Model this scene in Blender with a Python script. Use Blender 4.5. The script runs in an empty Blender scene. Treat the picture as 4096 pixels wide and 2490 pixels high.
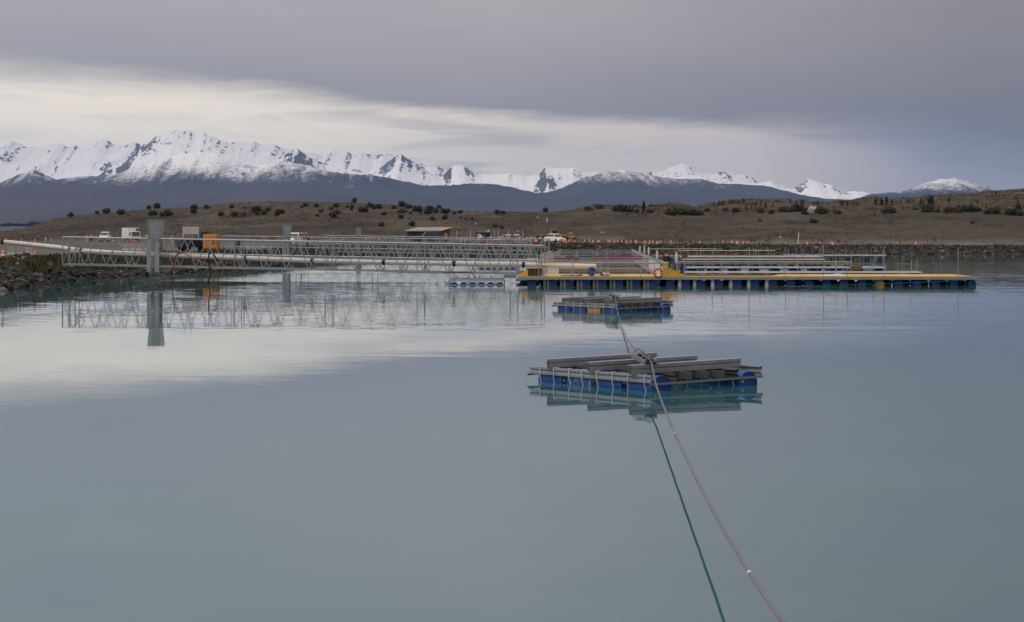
import bpy, bmesh, math, random
import numpy as np
from mathutils import Vector, Matrix

random.seed(7)
RNG = np.random.default_rng(7)
SC = bpy.context.scene
COL = SC.collection

# ---------------------------------------------------------------- camera, sky, sun, exposure
F = 9000.0          # focal length in photo pixels (photo 4096 wide)
HOR = 925.0         # photo row of the horizon
CH = 3.6            # eye height above the water, metres
cam_d = bpy.data.cameras.new('camera')
cam = bpy.data.objects.new('camera', cam_d)
COL.objects.link(cam)
cam_d.sensor_fit = 'HORIZONTAL'
cam_d.sensor_width = 36.0
cam_d.lens = 36.0 * F / 4096.0
cam_d.shift_y = -(1245.0 - HOR) / 4096.0
cam_d.clip_start = 0.5
cam_d.clip_end = 120000.0
cam.location = (0, 0, CH)
cam.rotation_euler = (math.radians(90), 0, 0)
SC.camera = cam

SUN_EL, SUN_AZ = 48.0, -118.0     # degrees; azimuth from +Y clockwise (behind, to the left)
sun_d = bpy.data.lights.new('sun', 'SUN')
sun_d.energy = 0.75
sun_d.angle = math.radians(25)
sun_d.color = (1.0, 0.95, 0.88)
sun = bpy.data.objects.new('sun', sun_d)
COL.objects.link(sun)
_a, _e = math.radians(SUN_AZ), math.radians(SUN_EL)
_dir = Vector((math.sin(_a) * math.cos(_e), math.cos(_a) * math.cos(_e), math.sin(_e)))
sun.rotation_euler = _dir.to_track_quat('Z', 'Y').to_euler()
sun.location = _dir * 300

SC.view_settings.view_transform = 'Standard'
SC.view_settings.look = 'None'
SC.view_settings.exposure = 0.0
SC.view_settings.gamma = 1.0
SC.view_settings.use_curve_mapping = False
SC.cycles.use_denoising = True
SC.cycles.max_bounces = 6
SC.cycles.diffuse_bounces = 2
SC.cycles.glossy_bounces = 3
SC.cycles.transparent_max_bounces = 12
SC.cycles.volume_bounces = 0


class NT:
    """small helper round a node tree"""
    def __init__(s, nt):
        s.nt = nt
        s.N, s.L = nt.nodes, nt.links
    def new(s, t, **kw):
        n = s.N.new(t)
        for k, v in kw.items():
            setattr(n, k, v)
        return n
    def put(s, sock, v):
        if isinstance(v, bpy.types.NodeSocket):
            s.L.new(v, sock)
        elif v is not None:
            sock.default_value = v
    def math(s, op, a, b=None, c=None, clamp=False):
        n = s.new('ShaderNodeMath', operation=op, use_clamp=clamp)
        s.put(n.inputs[0], a)
        if b is not None: s.put(n.inputs[1], b)
        if c is not None: s.put(n.inputs[2], c)
        return n.outputs[0]
    def vmath(s, op, a, b=None):
        n = s.new('ShaderNodeVectorMath', operation=op)
        s.put(n.inputs[0], a)
        if b is not None: s.put(n.inputs[1], b)
        return n.outputs['Value'] if op in ('LENGTH', 'DOT_PRODUCT') else n.outputs[0]
    def mix(s, f, a, b):
        n = s.new('ShaderNodeMix', data_type='RGBA')
        s.put(n.inputs[0], f); s.put(n.inputs[6], a); s.put(n.inputs[7], b)
        return n.outputs[2]
    def step(s, v, lo, hi, t0=0.0, t1=1.0):
        n = s.new('ShaderNodeMapRange', interpolation_type='SMOOTHSTEP')
        s.put(n.inputs[0], v); s.put(n.inputs[1], lo); s.put(n.inputs[2], hi)
        n.inputs[3].default_value = t0; n.inputs[4].default_value = t1
        return n.outputs[0]
    def ramp(s, f, stops, interp='EASE'):
        n = s.new('ShaderNodeValToRGB')
        n.color_ramp.interpolation = interp
        el = n.color_ramp.elements
        while len(el) > 1:
            el.remove(el[-1])
        el[0].position = stops[0][0]; el[0].color = (*stops[0][1], 1)
        for p, c in stops[1:]:
            e = el.new(p); e.color = (*c, 1)
        s.put(n.inputs[0], f)
        return n.outputs[0]
    def noise(s, vec, scale=1.0, detail=3.0, rough=0.55, dims='3D', dist=0.0):
        n = s.new('ShaderNodeTexNoise', noise_dimensions=dims)
        if vec is not None: s.put(n.inputs['Vector'], vec)
        n.inputs['Scale'].default_value = scale
        n.inputs['Detail'].default_value = detail
        n.inputs['Roughness'].default_value = rough
        n.inputs['Distortion'].default_value = dist
        return n
    def comb(s, x, y, z=0.0):
        n = s.new('ShaderNodeCombineXYZ')
        s.put(n.inputs[0], x); s.put(n.inputs[1], y); s.put(n.inputs[2], z)
        return n.outputs[0]


def lin(r, g, b):
    f = lambda c: (c / 255.0) / 12.92 if c / 255.0 <= 0.04045 else ((c / 255.0 + 0.055) / 1.055) ** 2.4
    return (f(r), f(g), f(b))


def build_world():
    w = bpy.data.worlds.new('World')
    SC.world = w
    w.use_nodes = True
    t = NT(w.node_tree)
    t.N.clear()
    sky = t.new('ShaderNodeTexSky', sky_type='NISHITA')
    sky.sun_disc = False
    sky.sun_elevation = math.radians(SUN_EL)
    sky.sun_rotation = math.radians(SUN_AZ)
    tc = t.new('ShaderNodeTexCoord')
    sep = t.new('ShaderNodeSeparateXYZ')
    t.L.new(tc.outputs['Generated'], sep.inputs[0])
    x, y, z = sep.outputs
    az = t.math('ARCTAN2', x, y)                       # 0 straight ahead, + to the right
    azn = t.math('MULTIPLY_ADD', az, 1.0 / 1.2, 0.5, clamp=True)   # -0.6..0.6 rad -> 0..1
    el = t.math('MAXIMUM', z, 0.0)
    # lower edge of the cloud deck (sine of elevation x5)
    azpos = lambda px: math.atan((px - 2048) / F) / 1.2 + 0.5
    edge = t.ramp(azn, [(0.0, (.37,) * 3), (azpos(0), (.338,) * 3), (azpos(1000), (.300,) * 3), (azpos(1600), (.268,) * 3),
                        (azpos(2300), (.243,) * 3), (azpos(3000), (.232,) * 3), (azpos(3600), (.19,) * 3), (azpos(4200), (.12,) * 3), (1.0, (.08,) * 3)], 'B_SPLINE')
    edge = t.math('MULTIPLY', edge, 0.2)
    nv = t.comb(t.math('MULTIPLY', az, 9.0), t.math('MULTIPLY', el, 70.0), 0.0)
    n1 = t.noise(nv, 1.0, 5.0, 0.55, '2D', 0.3).outputs[0]
    nv2 = t.comb(t.math('MULTIPLY', az, 30.0), t.math('MULTIPLY', el, 260.0), 3.0)
    n2 = t.noise(nv2, 1.0, 4.0, 0.6, '2D', 0.6).outputs[0]
    wob = t.math('ADD', t.math('MULTIPLY', t.math('SUBTRACT', n1, 0.5), 0.012), t.math('MULTIPLY', t.math('SUBTRACT', n2, 0.5), 0.005))
    soft = t.ramp(azn, [(0.0, (.6,) * 3), (azpos(0), (.55,) * 3), (azpos(1100), (.3,) * 3), (azpos(1900), (.12,) * 3), (azpos(2900), (.14,) * 3), (azpos(3700), (.7,) * 3), (1.0, (1,) * 3)], 'B_SPLINE')
    soft = t.math('MULTIPLY', soft, 0.030)
    d = t.math('ADD', t.math('SUBTRACT', el, edge), wob)
    deck = t.step(t.math('DIVIDE', d, soft), -0.75, 0.95)
    # bright gap under the deck
    gap = t.ramp(azn, [(0.0, (1.14, .99, .79)), (azpos(400), (1.20, 1.055, .855)), (azpos(1300), (1.19, 1.035, .83)), (azpos(2100), (.96, .81, .66)),
                       (azpos(3000), (.86, .72, .595)), (azpos(3800), (.46, .41, .40)), (1.0, (.34, .32, .35))], 'LINEAR')
    nv3 = t.comb(t.math('MULTIPLY', az, 13.0), t.math('MULTIPLY', el, 110.0), 7.3)
    n3 = t.noise(nv3, 1.0, 4.0, 0.5, '2D', 0.5).outputs[0]
    streak = t.step(n3, 0.50, 0.70)
    lowb = t.math('MULTIPLY', streak, t.step(az, -0.20, 0.05, 0.14, 0.50))
    gap = t.mix(lowb, gap, (.38, .36, .40, 1))
    # deck colour: darker to the lower right, gently mottled, brighter towards the zenith
    dk = t.ramp(azn, [(0.0, (.405, .372, .370)), (azpos(300), (.402, .368, .368)), (azpos(2000), (.425, .375, .362)), (azpos(3200), (.325, .285, .275)), (azpos(4000), (.262, .228, .215)), (1.0, (.250, .220, .212))], 'LINEAR')
    up = t.step(el, 0.045, 0.105, 0.90, 1.18)
    mott = t.math('MULTIPLY_ADD', t.math('SUBTRACT', n1, 0.5), 0.16, 1.0)
    cie = t.math('MULTIPLY_ADD', t.math('MAXIMUM', el, 0.1), 3.2 / 1.3, 0.98 / 1.3)
    mul = t.math('MULTIPLY', t.math('MULTIPLY', up, mott), cie)
    dkc = t.new('ShaderNodeVectorMath', operation='SCALE')
    t.L.new(dk, dkc.inputs[0]); t.L.new(mul, dkc.inputs[3])
    cloud = t.mix(deck, gap, dkc.outputs[0])
    bg1 = t.new('ShaderNodeBackground'); bg1.inputs[1].default_value = 0.08
    t.L.new(sky.outputs[0], bg1.inputs[0])
    bg2 = t.new('ShaderNodeBackground'); bg2.inputs[1].default_value = 1.0
    t.L.new(cloud, bg2.inputs[0])
    mx = t.new('ShaderNodeMixShader'); mx.inputs[0].default_value = 0.96
    t.L.new(bg1.outputs[0], mx.inputs[1]); t.L.new(bg2.outputs[0], mx.inputs[2])
    out = t.new('ShaderNodeOutputWorld')
    t.L.new(mx.outputs[0], out.inputs[0])


build_world()


# ---------------------------------------------------------------- helpers
def X_(px, d): return (px - 2048.0) / F * d
def Z_(py, d): return CH + (HOR - py) / F * d
def P(px, py, d): return Vector((X_(px, d), d, Z_(py, d)))
def D_(py, z=0.0): return F * (CH - z) / (py - HOR)


_ONES = ['', 'first', 'second', 'third', 'fourth', 'fifth', 'sixth', 'seventh', 'eighth', 'ninth', 'tenth', 'eleventh', 'twelfth',
         'thirteenth', 'fourteenth', 'fifteenth', 'sixteenth', 'seventeenth', 'eighteenth', 'nineteenth']
_TENS = {20: ('twentieth', 'twenty'), 30: ('thirtieth', 'thirty'), 40: ('fortieth', 'forty'), 50: ('fiftieth', 'fifty'),
         60: ('sixtieth', 'sixty'), 70: ('seventieth', 'seventy'), 80: ('eightieth', 'eighty'), 90: ('ninetieth', 'ninety')}
def ordw(n):
    if n < 20: return _ONES[n]
    a, b = n // 10 * 10, n % 10
    return _TENS[a][0] if b == 0 else _TENS[a][1] + '-' + _ONES[b]


def tag(o, label=None, cat=None, group=None, kind=None):
    if label: o['label'] = label
    if cat: o['category'] = cat
    if group: o['group'] = group
    if kind: o['kind'] = kind
    return o


def thing(name, loc, label, cat, group=None, rz=0.0):
    o = bpy.data.objects.new(name, None)
    o.empty_display_size = 0.2
    COL.objects.link(o)
    o.location = loc
    o.rotation_euler = (0, 0, rz)
    return tag(o, label, cat, group, 'thing')


def copy_tree(o, parent=None):
    c = o.copy()
    COL.objects.link(c)
    if parent is not None: c.parent = parent
    for ch in list(o.children):
        copy_tree(ch, c)
    return c


class MB:
    """collects shapes, then links them as ONE mesh object"""
    def __init__(s):
        s.v, s.f = [], []
    def add(s, vs, fs):
        b = len(s.v)
        s.v.extend(tuple(p) for p in vs)
        s.f.extend(tuple(i + b for i in q) for q in fs)
        return s
    def box(s, x0, x1, y0, y1, z0, z1):
        return s.add([(x0, y0, z0), (x1, y0, z0), (x1, y1, z0), (x0, y1, z0), (x0, y0, z1), (x1, y0, z1), (x1, y1, z1), (x0, y1, z1)],
                     [(0, 3, 2, 1), (4, 5, 6, 7), (0, 1, 5, 4), (1, 2, 6, 5), (2, 3, 7, 6), (3, 0, 4, 7)])
    def cbox(s, x0, x1, y0, y1, z0, z1, c):
        """box with chamfered edges (taper in at top and bottom and corners)"""
        def ring(z, k): return [(x0 + c + k, y0 + k, z), (x1 - c - k, y0 + k, z), (x1 - k, y0 + c + k, z), (x1 - k, y1 - c - k, z),
                                (x1 - c - k, y1 - k, z), (x0 + c + k, y1 - k, z), (x0 + k, y1 - c - k, z), (x0 + k, y0 + c + k, z)]
        vs = ring(z0, c * .7) + ring(z0 + c, 0) + ring(z1 - c, 0) + ring(z1, c * .7)
        fs = [tuple(range(7, -1, -1)), tuple(range(24, 32))]
        for r in range(3):
            for i in range(8):
                j = (i + 1) % 8
                fs.append((r * 8 + i, r * 8 + j, r * 8 + 8 + j, r * 8 + 8 + i))
        return s.add(vs, fs)
    def bar(s, p0, p1, w, h=None, up=(0, 0, 1)):
        h = w if h is None else h
        p0, p1 = Vector(p0), Vector(p1)
        d = (p1 - p0).normalized()
        up = Vector(up)
        if abs(d.dot(up)) > 0.98: up = Vector((0, 1, 0))
        sd = d.cross(up).normalized() * (w / 2)
        u = sd.normalized().cross(d).normalized() * (h / 2)
        vs = [p + a * sd + b * u for p in (p0, p1) for a, b in ((-1, -1), (1, -1), (1, 1), (-1, 1))]
        return s.add(vs, [(0, 1, 2, 3), (7, 6, 5, 4), (0, 4, 5, 1), (1, 5, 6, 2), (2, 6, 7, 3), (3, 7, 4, 0)])
    def tube(s, pts, r, n=8, cap=True):
        pts = [Vector(p) for p in pts]
        k = len(pts)
        rs = r if isinstance(r, (list, tuple)) else [r] * k
        vs, fs = [], []
        ref = None
        for i, p in enumerate(pts):
            d = (pts[min(i + 1, k - 1)] - pts[max(i - 1, 0)]).normalized()
            if ref is None:
                ref = Vector((0, 0, 1)) if abs(d.z) < 0.9 else Vector((0, 1, 0))
            a = d.cross(ref).normalized()
            b = a.cross(d).normalized()
            ref = b
            for j in range(n):
                t = 2 * math.pi * j / n
                vs.append(p + (a * math.cos(t) + b * math.sin(t)) * rs[i])
        for i in range(k - 1):
            for j in range(n):
                m = (j + 1) % n
                fs.append((i * n + j, i * n + m, (i + 1) * n + m, (i + 1) * n + j))
        if cap:
            fs.append(tuple(range(n - 1, -1, -1)))
            fs.append(tuple((k - 1) * n + j for j in range(n)))
        return s.add(vs, fs)
    def lathe(s, prof, n=16, o=(0, 0, 0), axis='Z'):
        """prof: list of (radius, height)"""
        vs, fs = [], []
        for r, h in prof:
            for j in range(n):
                t = 2 * math.pi * j / n
                a, b = r * math.cos(t), r * math.sin(t)
                q = {'Z': (a, b, h), 'X': (h, a, b), 'Y': (b, h, a)}[axis]
                vs.append((q[0] + o[0], q[1] + o[1], q[2] + o[2]))
        k = len(prof)
        for i in range(k - 1):
            for j in range(n):
                m = (j + 1) % n
                fs.append((i * n + j, i * n + m, (i + 1) * n + m, (i + 1) * n + j))
        if prof[0][0] > 1e-6: fs.append(tuple(range(n - 1, -1, -1)))
        if prof[-1][0] > 1e-6: fs.append(tuple((k - 1) * n + j for j in range(n)))
        return s.add(vs, fs)
    def prism(s, poly, a0, a1, axis='Y'):
        """poly in the two other axes, extruded from a0 to a1; axis Y: poly=(x,z); X: (y,z); Z: (x,y)"""
        mk = {'Y': lambda p, a: (p[0], a, p[1]), 'X': lambda p, a: (a, p[0], p[1]), 'Z': lambda p, a: (p[0], p[1], a)}[axis]
        n = len(poly)
        vs = [mk(p, a0) for p in poly] + [mk(p, a1) for p in poly]
        fs = [tuple(range(n)), tuple(range(2 * n - 1, n - 1, -1))]
        for i in range(n):
            j = (i + 1) % n
            fs.append((i, i + n, j + n, j))
        return s.add(vs, fs)
    def loft(s, rings):
        n = len(rings[0])
        vs = [p for r in rings for p in r]
        fs = [tuple(range(n - 1, -1, -1)), tuple((len(rings) - 1) * n + j for j in range(n))]
        for i in range(len(rings) - 1):
            for j in range(n):
                m = (j + 1) % n
                fs.append((i * n + j, i * n + m, (i + 1) * n + m, (i + 1) * n + j))
        return s.add(vs, fs)
    def channel(s, p0, p1, prof, t, side, up=(0, 0, 1)):
        """thin folded-steel section: prof = polyline of (side, up); extruded p0 -> p1"""
        p0, p1 = Vector(p0), Vector(p1)
        side, up = Vector(side), Vector(up)
        q = [Vector((a, b)) for a, b in prof]
        n = len(q)
        off = []
        for i in range(n):
            d = (q[min(i + 1, n - 1)] - q[max(i - 1, 0)]).normalized()
            off.append(q[i] + Vector((-d.y, d.x)) * t)
        vs = []
        for p in (p0, p1):
            for c in q: vs.append(p + side * c.x + up * c.y)
            for c in off: vs.append(p + side * c.x + up * c.y)
        fs = []
        m = 2 * n
        for i in range(n - 1):
            fs += [(i, i + 1, m + i + 1, m + i), (n + i, m + n + i, m + n + i + 1, n + i + 1),
                   (i, n + i, n + i + 1, i + 1), (m + i, m + i + 1, m + n + i + 1, m + n + i)]
        fs += [(0, m, m + n, n), (n - 1, 2 * n - 1, m + 2 * n - 1, m + n - 1)]
        return s.add(vs, fs)
    def build(s, name, mat, parent=None, world=False, smooth=False, loc=None):
        me = bpy.data.meshes.new(name)
        v = s.v
        if world and parent is not None:
            o = parent.location
            v = [(p[0] - o.x, p[1] - o.y, p[2] - o.z) for p in v]
        me.from_pydata(v, [], s.f)
        if smooth:
            me.polygons.foreach_set('use_smooth', [True] * len(me.polygons))
            try: me.set_sharp_from_angle(angle=math.radians(40))
            except Exception: pass
        me.materials.append(mat)
        ob = bpy.data.objects.new(name, me)
        COL.objects.link(ob)
        if parent is not None: ob.parent = parent
        if loc is not None: ob.location = loc
        return ob


def part(name, mesh, parent, loc=(0, 0, 0), rot=(0, 0, 0), scale=(1, 1, 1)):
    """another piece sharing mesh data"""
    ob = bpy.data.objects.new(name, mesh)
    COL.objects.link(ob)
    ob.parent = parent
    ob.location, ob.rotation_euler, ob.scale = loc, rot, scale
    return ob


def free(name, mesh, loc=(0, 0, 0), rot=(0, 0, 0), scale=(1, 1, 1)):
    ob = bpy.data.objects.new(name, mesh)
    COL.objects.link(ob)
    ob.location, ob.rotation_euler, ob.scale = loc, rot, scale
    return ob


def mesh_of(mb, name, mat, smooth=False):
    me = bpy.data.meshes.new(name)
    me.from_pydata(mb.v, [], mb.f)
    if smooth:
        me.polygons.foreach_set('use_smooth', [True] * len(me.polygons))
        try: me.set_sharp_from_angle(angle=math.radians(40))
        except Exception: pass
    me.materials.append(mat)
    return me


# ---------------------------------------------------------------- materials
MATS = {}
def mat(name, col, rough=0.6, metal=0.0, var=0.25, vs=3.0, dirt=None, dirt_amt=0.0, bump=0.0, spec=0.4, coords='Object'):
    """plain surface with mottled colour, optional dirt colour in patches and fine relief"""
    m = bpy.data.materials.new(name)
    m.use_nodes = True
    t = NT(m.node_tree)
    b = t.N['Principled BSDF']
    tc = t.new('ShaderNodeTexCoord')
    co = tc.outputs[coords]
    n = t.noise(co, vs, 5.0, 0.6).outputs[0]
    oi = t.new('ShaderNodeObjectInfo')
    k = t.math('MULTIPLY_ADD', t.math('SUBTRACT', n, 0.5), 2 * var, 1.0)
    k = t.math('MULTIPLY', k, t.math('MULTIPLY_ADD', oi.outputs['Random'], 0.16, 0.92))
    sc = t.new('ShaderNodeVectorMath', operation='SCALE')
    sc.inputs[0].default_value = col
    t.L.new(k, sc.inputs[3])
    c = sc.outputs[0]
    if dirt is not None:
        n2 = t.noise(co, vs * 0.6, 6.0, 0.65, dist=0.4).outputs[0]
        c = t.mix(t.math('MULTIPLY', t.step(n2, 0.48, 0.66), dirt_amt), c, (*dirt, 1))
    t.L.new(c, b.inputs['Base Color'])
    n3 = t.noise(co, vs * 4, 3.0, 0.6).outputs[0]
    t.put(b.inputs['Roughness'], t.math('MULTIPLY_ADD', t.math('SUBTRACT', n3, 0.5), 0.3, rough, clamp=True))
    b.inputs['Metallic'].default_value = metal
    b.inputs['Specular IOR Level'].default_value = spec
    if bump > 0:
        bp = t.new('ShaderNodeBump')
        bp.inputs['Strength'].default_value = bump
        bp.inputs['Distance'].default_value = 0.02
        t.L.new(n3, bp.inputs['Height'])
        t.L.new(bp.outputs[0], b.inputs['Normal'])
    MATS[name] = m
    return m


M_GALV = mat('galvanised_steel', (.31, .335, .365), .42, .65, .3, 2.2, (.26, .26, .26), .5, .1)
M_GALVD = mat('weathered_galvanised', (.26, .28, .29), .6, .35, .3, 2.0, (.15, .15, .14), .5, .15)
M_DKSTEEL = mat('dull_steel', (.065, .068, .065), .75, .2, .3, 2.0, (.06, .06, .055), .5)
M_PURLIN = mat('rolled_zinc_sheet', (.27, .285, .305), .5, .2, .22, 2.2, (.17, .175, .18), .5, .1)
M_RAIL = mat('grey_rail', (.30, .32, .33), .55, .3, .2, 2.0)
M_WHITEP = mat('white_pvc', (.54, .525, .48), .45, 0, .08, 1.2, (.42, .36, .25), .35)
M_BLUE = mat('blue_plastic', (.012, .066, .27), .42, 0, .22, 2.5, (.10, .19, .36), .35, .1)
M_BLUEF = mat('faded_blue_plastic', (.03, .10, .28), .5, 0, .3, 3.0, (.38, .42, .48), .9, .1)
M_TAN = mat('tan_plastic', (.50, .31, .10), .5, 0, .2, 3.0, (.32, .17, .05), .5)
M_YELDRUM = mat('yellow_plastic', (.36, .27, .03), .5, 0, .2, 3.0, (.2, .13, .02), .5)
M_BLACK = mat('black_rubber', (.018, .018, .019), .75, 0, .3, 3.0)
M_NAVY = mat('navy_paint', (.012, .017, .03), .4, 0, .2, 2.0)
M_DECK = mat('yellow_decking', (.62, .36, .03), .6, 0, .15, 1.5, (.42, .24, .04), .5)
M_BLOCK = mat('weathered_concrete', (.20, .195, .18), .85, 0, .3, 3.0, (.08, .085, .07), .7)
M_CREAM = mat('cream_plastic', (.52, .45, .38), .55, 0, .12, 2.0, (.36, .29, .24), .4)
M_WOOD = mat('brown_wood', (.05, .036, .026), .8, 0, .35, 4.0, (.11, .08, .06), .5, .3)
M_TIMBER = mat('weathered_timber', (.17, .145, .125), .85, 0, .3, 3.0, (.25, .21, .17), .5, .2)
M_ORANGE = mat('cone_orange', (.78, .09, .02), .55, 0, .12, 2.0)
M_WHITE = mat('white_paint', (.74, .74, .72), .4, 0, .08, 2.0, (.45, .43, .40), .3)
M_REFL = mat('white_band', (.80, .78, .74), .4, 0, .05, 2.0)
M_GLASS = mat('vehicle_glass', (.02, .025, .028), .08, 0, .1, 1.0, spec=.6)
M_GENY = mat('orange_enamel', (.60, .20, .01), .4, 0, .12, 2.0, (.30, .10, .01), .4)
M_YEL = mat('machine_yellow', (.40, .24, .02), .5, 0, .25, 2.0, (.12, .08, .03), .6)
M_RED = mat('red_paint', (.48, .02, .015), .45, 0, .15, 2.0)
M_DRED = mat('dark_red_hose', (.13, .022, .03), .6, 0, .2, 4.0)
M_PINK = mat('faded_red_hose', (.30, .07, .10), .6, 0, .2, 4.0)
M_ROPE = mat('grey_rope', (.215, .200, .200), .9, 0, .2, 14.0, (.15, .138, .135), .5, .6)
M_TWINE = mat('white_twine', (.62, .60, .56), .85, 0, .15, 8.0)
M_TEAL = mat('teal_line', (.05, .17, .16), .8, 0, .1, 4.0)
M_ROOF = mat('sandstone_roofing', (.40, .37, .28), .5, .1, .08, 1.0, (.33, .30, .22), .4)
M_WALL = mat('brown_cladding', (.125, .105, .09), .8, 0, .12, 2.0)
M_SIGNY = mat('amber_sign', (.66, .27, .01), .5, 0, .08, 2.0)
M_SKIN = mat('skin', (.42, .25, .18), .6, 0, .08, 4.0)
M_HAIR = mat('dark_hair', (.02, .015, .012), .7, 0, .2, 6.0)
M_HIVIS = mat('lime_fabric', (.40, .52, .03), .75, 0, .12, 6.0)
M_HIORG = mat('orange_fabric', (.70, .12, .03), .75, 0, .12, 6.0)
M_REDF = mat('crimson_fabric', (.34, .02, .04), .75, 0, .12, 6.0)
M_DARKF = mat('dark_fabric', (.015, .018, .025), .85, 0, .2, 6.0)
M_PALEF = mat('pale_fabric', (.42, .43, .36), .8, 0, .12, 6.0)
M_GULL = mat('white_feathers', (.72, .72, .70), .8, 0, .06, 6.0)
M_GULLG = mat('grey_feathers', (.25, .26, .28), .8, 0, .1, 6.0)
M_MAROON = mat('maroon_tarpaulin', (.19, .055, .075), .7, 0, .2, 1.5, (.30, .16, .17), .5)
M_TARP = mat('white_tarpaulin', (.60, .57, .57), .7, 0, .12, 1.2, (.42, .37, .36), .5)
M_DKGREY = mat('dark_grey_paint', (.045, .05, .055), .35, 0, .15, 2.0)
M_ROCKP = mat('pale_boulder', (.30, .29, .27), .9, 0, .3, .8, (.20, .19, .17), .6, .3)


def mat_net(name, col, alpha):
    m = bpy.data.materials.new(name)
    m.use_nodes = True
    t = NT(m.node_tree)
    b = t.N['Principled BSDF']
    b.inputs['Base Color'].default_value = (*col, 1)
    b.inputs['Roughness'].default_value = .8
    tr = t.new('ShaderNodeBsdfTransparent')
    mx = t.new('ShaderNodeMixShader')
    tc = t.new('ShaderNodeTexCoord')
    n = t.noise(tc.outputs['Object'], 1.3, 3.0).outputs[0]
    t.put(mx.inputs[0], t.math('MULTIPLY_ADD', t.math('SUBTRACT', n, .5), .5, alpha, clamp=True))
    t.L.new(tr.outputs[0], mx.inputs[1])
    t.L.new(b.outputs[0], mx.inputs[2])
    t.L.new(mx.outputs[0], t.N['Material Output'].inputs[0])
    return m


M_MESH = mat_net('steel_mesh', (.30, .32, .33), .66)
M_NET = mat_net('pale_netting', (.42, .38, .38), .22)
M_NETD = mat_net('dark_netting', (.17, .145, .125), .8)
M_BLUESHADE = mat('shaded_blue_plastic', (.008, .042, .15), .45, 0, .25, 2.5, (.02, .05, .11), .4)  # darker copy of the blue drum plastic, shade under the decks painted in

# ---------------------------------------------------------------- numeric noise for the landforms
def _hash(ix, iy, seed):
    h = (ix.astype(np.int64) * 374761393 + iy.astype(np.int64) * 668265263 + seed * 974711) & 0x7fffffff
    h = ((h ^ (h >> 13)) * 1274126177) & 0x7fffffff
    h = h ^ (h >> 16)
    return (h & 0xffffff) / float(0xffffff)
def vnoise(x, y, seed=0):
    x, y = np.asarray(x, float), np.asarray(y, float)
    ix, iy = np.floor(x), np.floor(y)
    fx, fy = x - ix, y - iy
    fx, fy = fx * fx * fx * (fx * (fx * 6 - 15) + 10), fy * fy * fy * (fy * (fy * 6 - 15) + 10)
    a, b = _hash(ix, iy, seed), _hash(ix + 1, iy, seed)
    c, d = _hash(ix, iy + 1, seed), _hash(ix + 1, iy + 1, seed)
    return (a + (b - a) * fx) * (1 - fy) + (c + (d - c) * fx) * fy
def fbm(x, y, oct=4, seed=0, gain=.5):
    s, a, tot = 0.0, 1.0, 0.0
    for i in range(oct):
        s = s + a * vnoise(x, y, seed + i * 17)
        tot += a
        a *= gain
        x, y = x * 2.03 + 11.3, y * 2.03 - 7.7
    return s / tot
def ridged(x, y, oct=5, seed=0, gain=.55):
    s, a, tot, w = 0.0, 1.0, 0.0, 1.0
    for i in range(oct):
        n = 1.0 - np.abs(2 * vnoise(x, y, seed + i * 31) - 1)
        n = n * n * w
        s = s + a * n
        tot += a
        w = np.clip(n * 1.6, 0, 1)
        a *= gain
        x, y = x * 2.07 + 5.1, y * 2.07 + 3.7
    return s / tot


# ---------------------------------------------------------------- the ground sheet: banks, yard, hills, plain
US = np.array([-3500, -900, 0, 400, 600, 900, 1000, 1100, 1300, 1600, 1900, 2300, 3000, 4096, 7600], float)
DS = np.array([75, 112, 135, 169, 179, 198, 206, 222, 258, 300, 322, 338, 346, 351, 354], float)     # shoreline distance
def d_shore(u):
    u = np.asarray(u, float)
    base = np.interp(u, US, DS)
    return base + (fbm(u / 45.0, u * 0 + .3, 3, 5) - .5) * np.interp(u, [0, 1000, 2000], [5.0, 5.0, 3.5])
def bank_w(u): return np.interp(u, [-3500, 0, 600, 1000, 1600, 2300, 4096], [14, 15, 13, 10, 6, 5, 4.5])
def bank_z(u): return np.interp(u, [-3500, 0, 600, 1000, 1600, 2300, 3000, 3600, 4096, 7600], [1.6, 1.6, 1.55, 1.6, 1.72, 1.62, 1.36, 1.24, 1.22, 1.3])
CU = np.array([-3500, -1500, -500, 0, 42, 97, 146, 182, 221, 292, 373, 455, 520, 617, 682, 779, 853, 925, 1055, 1184, 1250, 1400, 1527, 1625, 1722, 1820, 1917, 2079,
               2203, 2325, 2406, 2467, 2560, 2600, 2641, 2690, 2730, 2783, 2873, 2933, 3000, 3133, 3200, 3311, 3423, 3458, 3512, 3623, 3667, 3756, 3867, 3912, 3943, 4001, 4096, 4600, 5600, 7600], float)
CY = np.array([938, 936, 934, 933, 930, 920, 904, 888, 876, 868, 858, 850, 842, 834, 831, 832, 820, 811, 807, 808, 812, 814, 817, 821, 828, 842, 847, 849,
               848, 840, 834, 838, 839, 832, 822, 818, 826, 836, 820, 811, 808, 812, 815, 819, 807, 800, 803, 806, 799, 791, 786, 781, 772, 769, 766, 752, 770, 800], float)
def d_mid(u): return np.interp(u, [2000, 2800], [600, 650])
def d_crest(u): return np.interp(u, [2000, 2800], [760, 1080])
def y_mid(u):
    yc = np.interp(u, CU, CY)
    left = yc + .42 * np.maximum(962 - yc, 0)
    right = np.interp(u, [2300, 2450, 2800, 3400, 4096, 7600], [851, 848, 853, 857, 862, 865])
    k = np.clip((u - 1900) / 600, 0, 1)
    return left * (1 - k) + right * k
def _smooth(t): return t * t * (3 - 2 * t)


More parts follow.
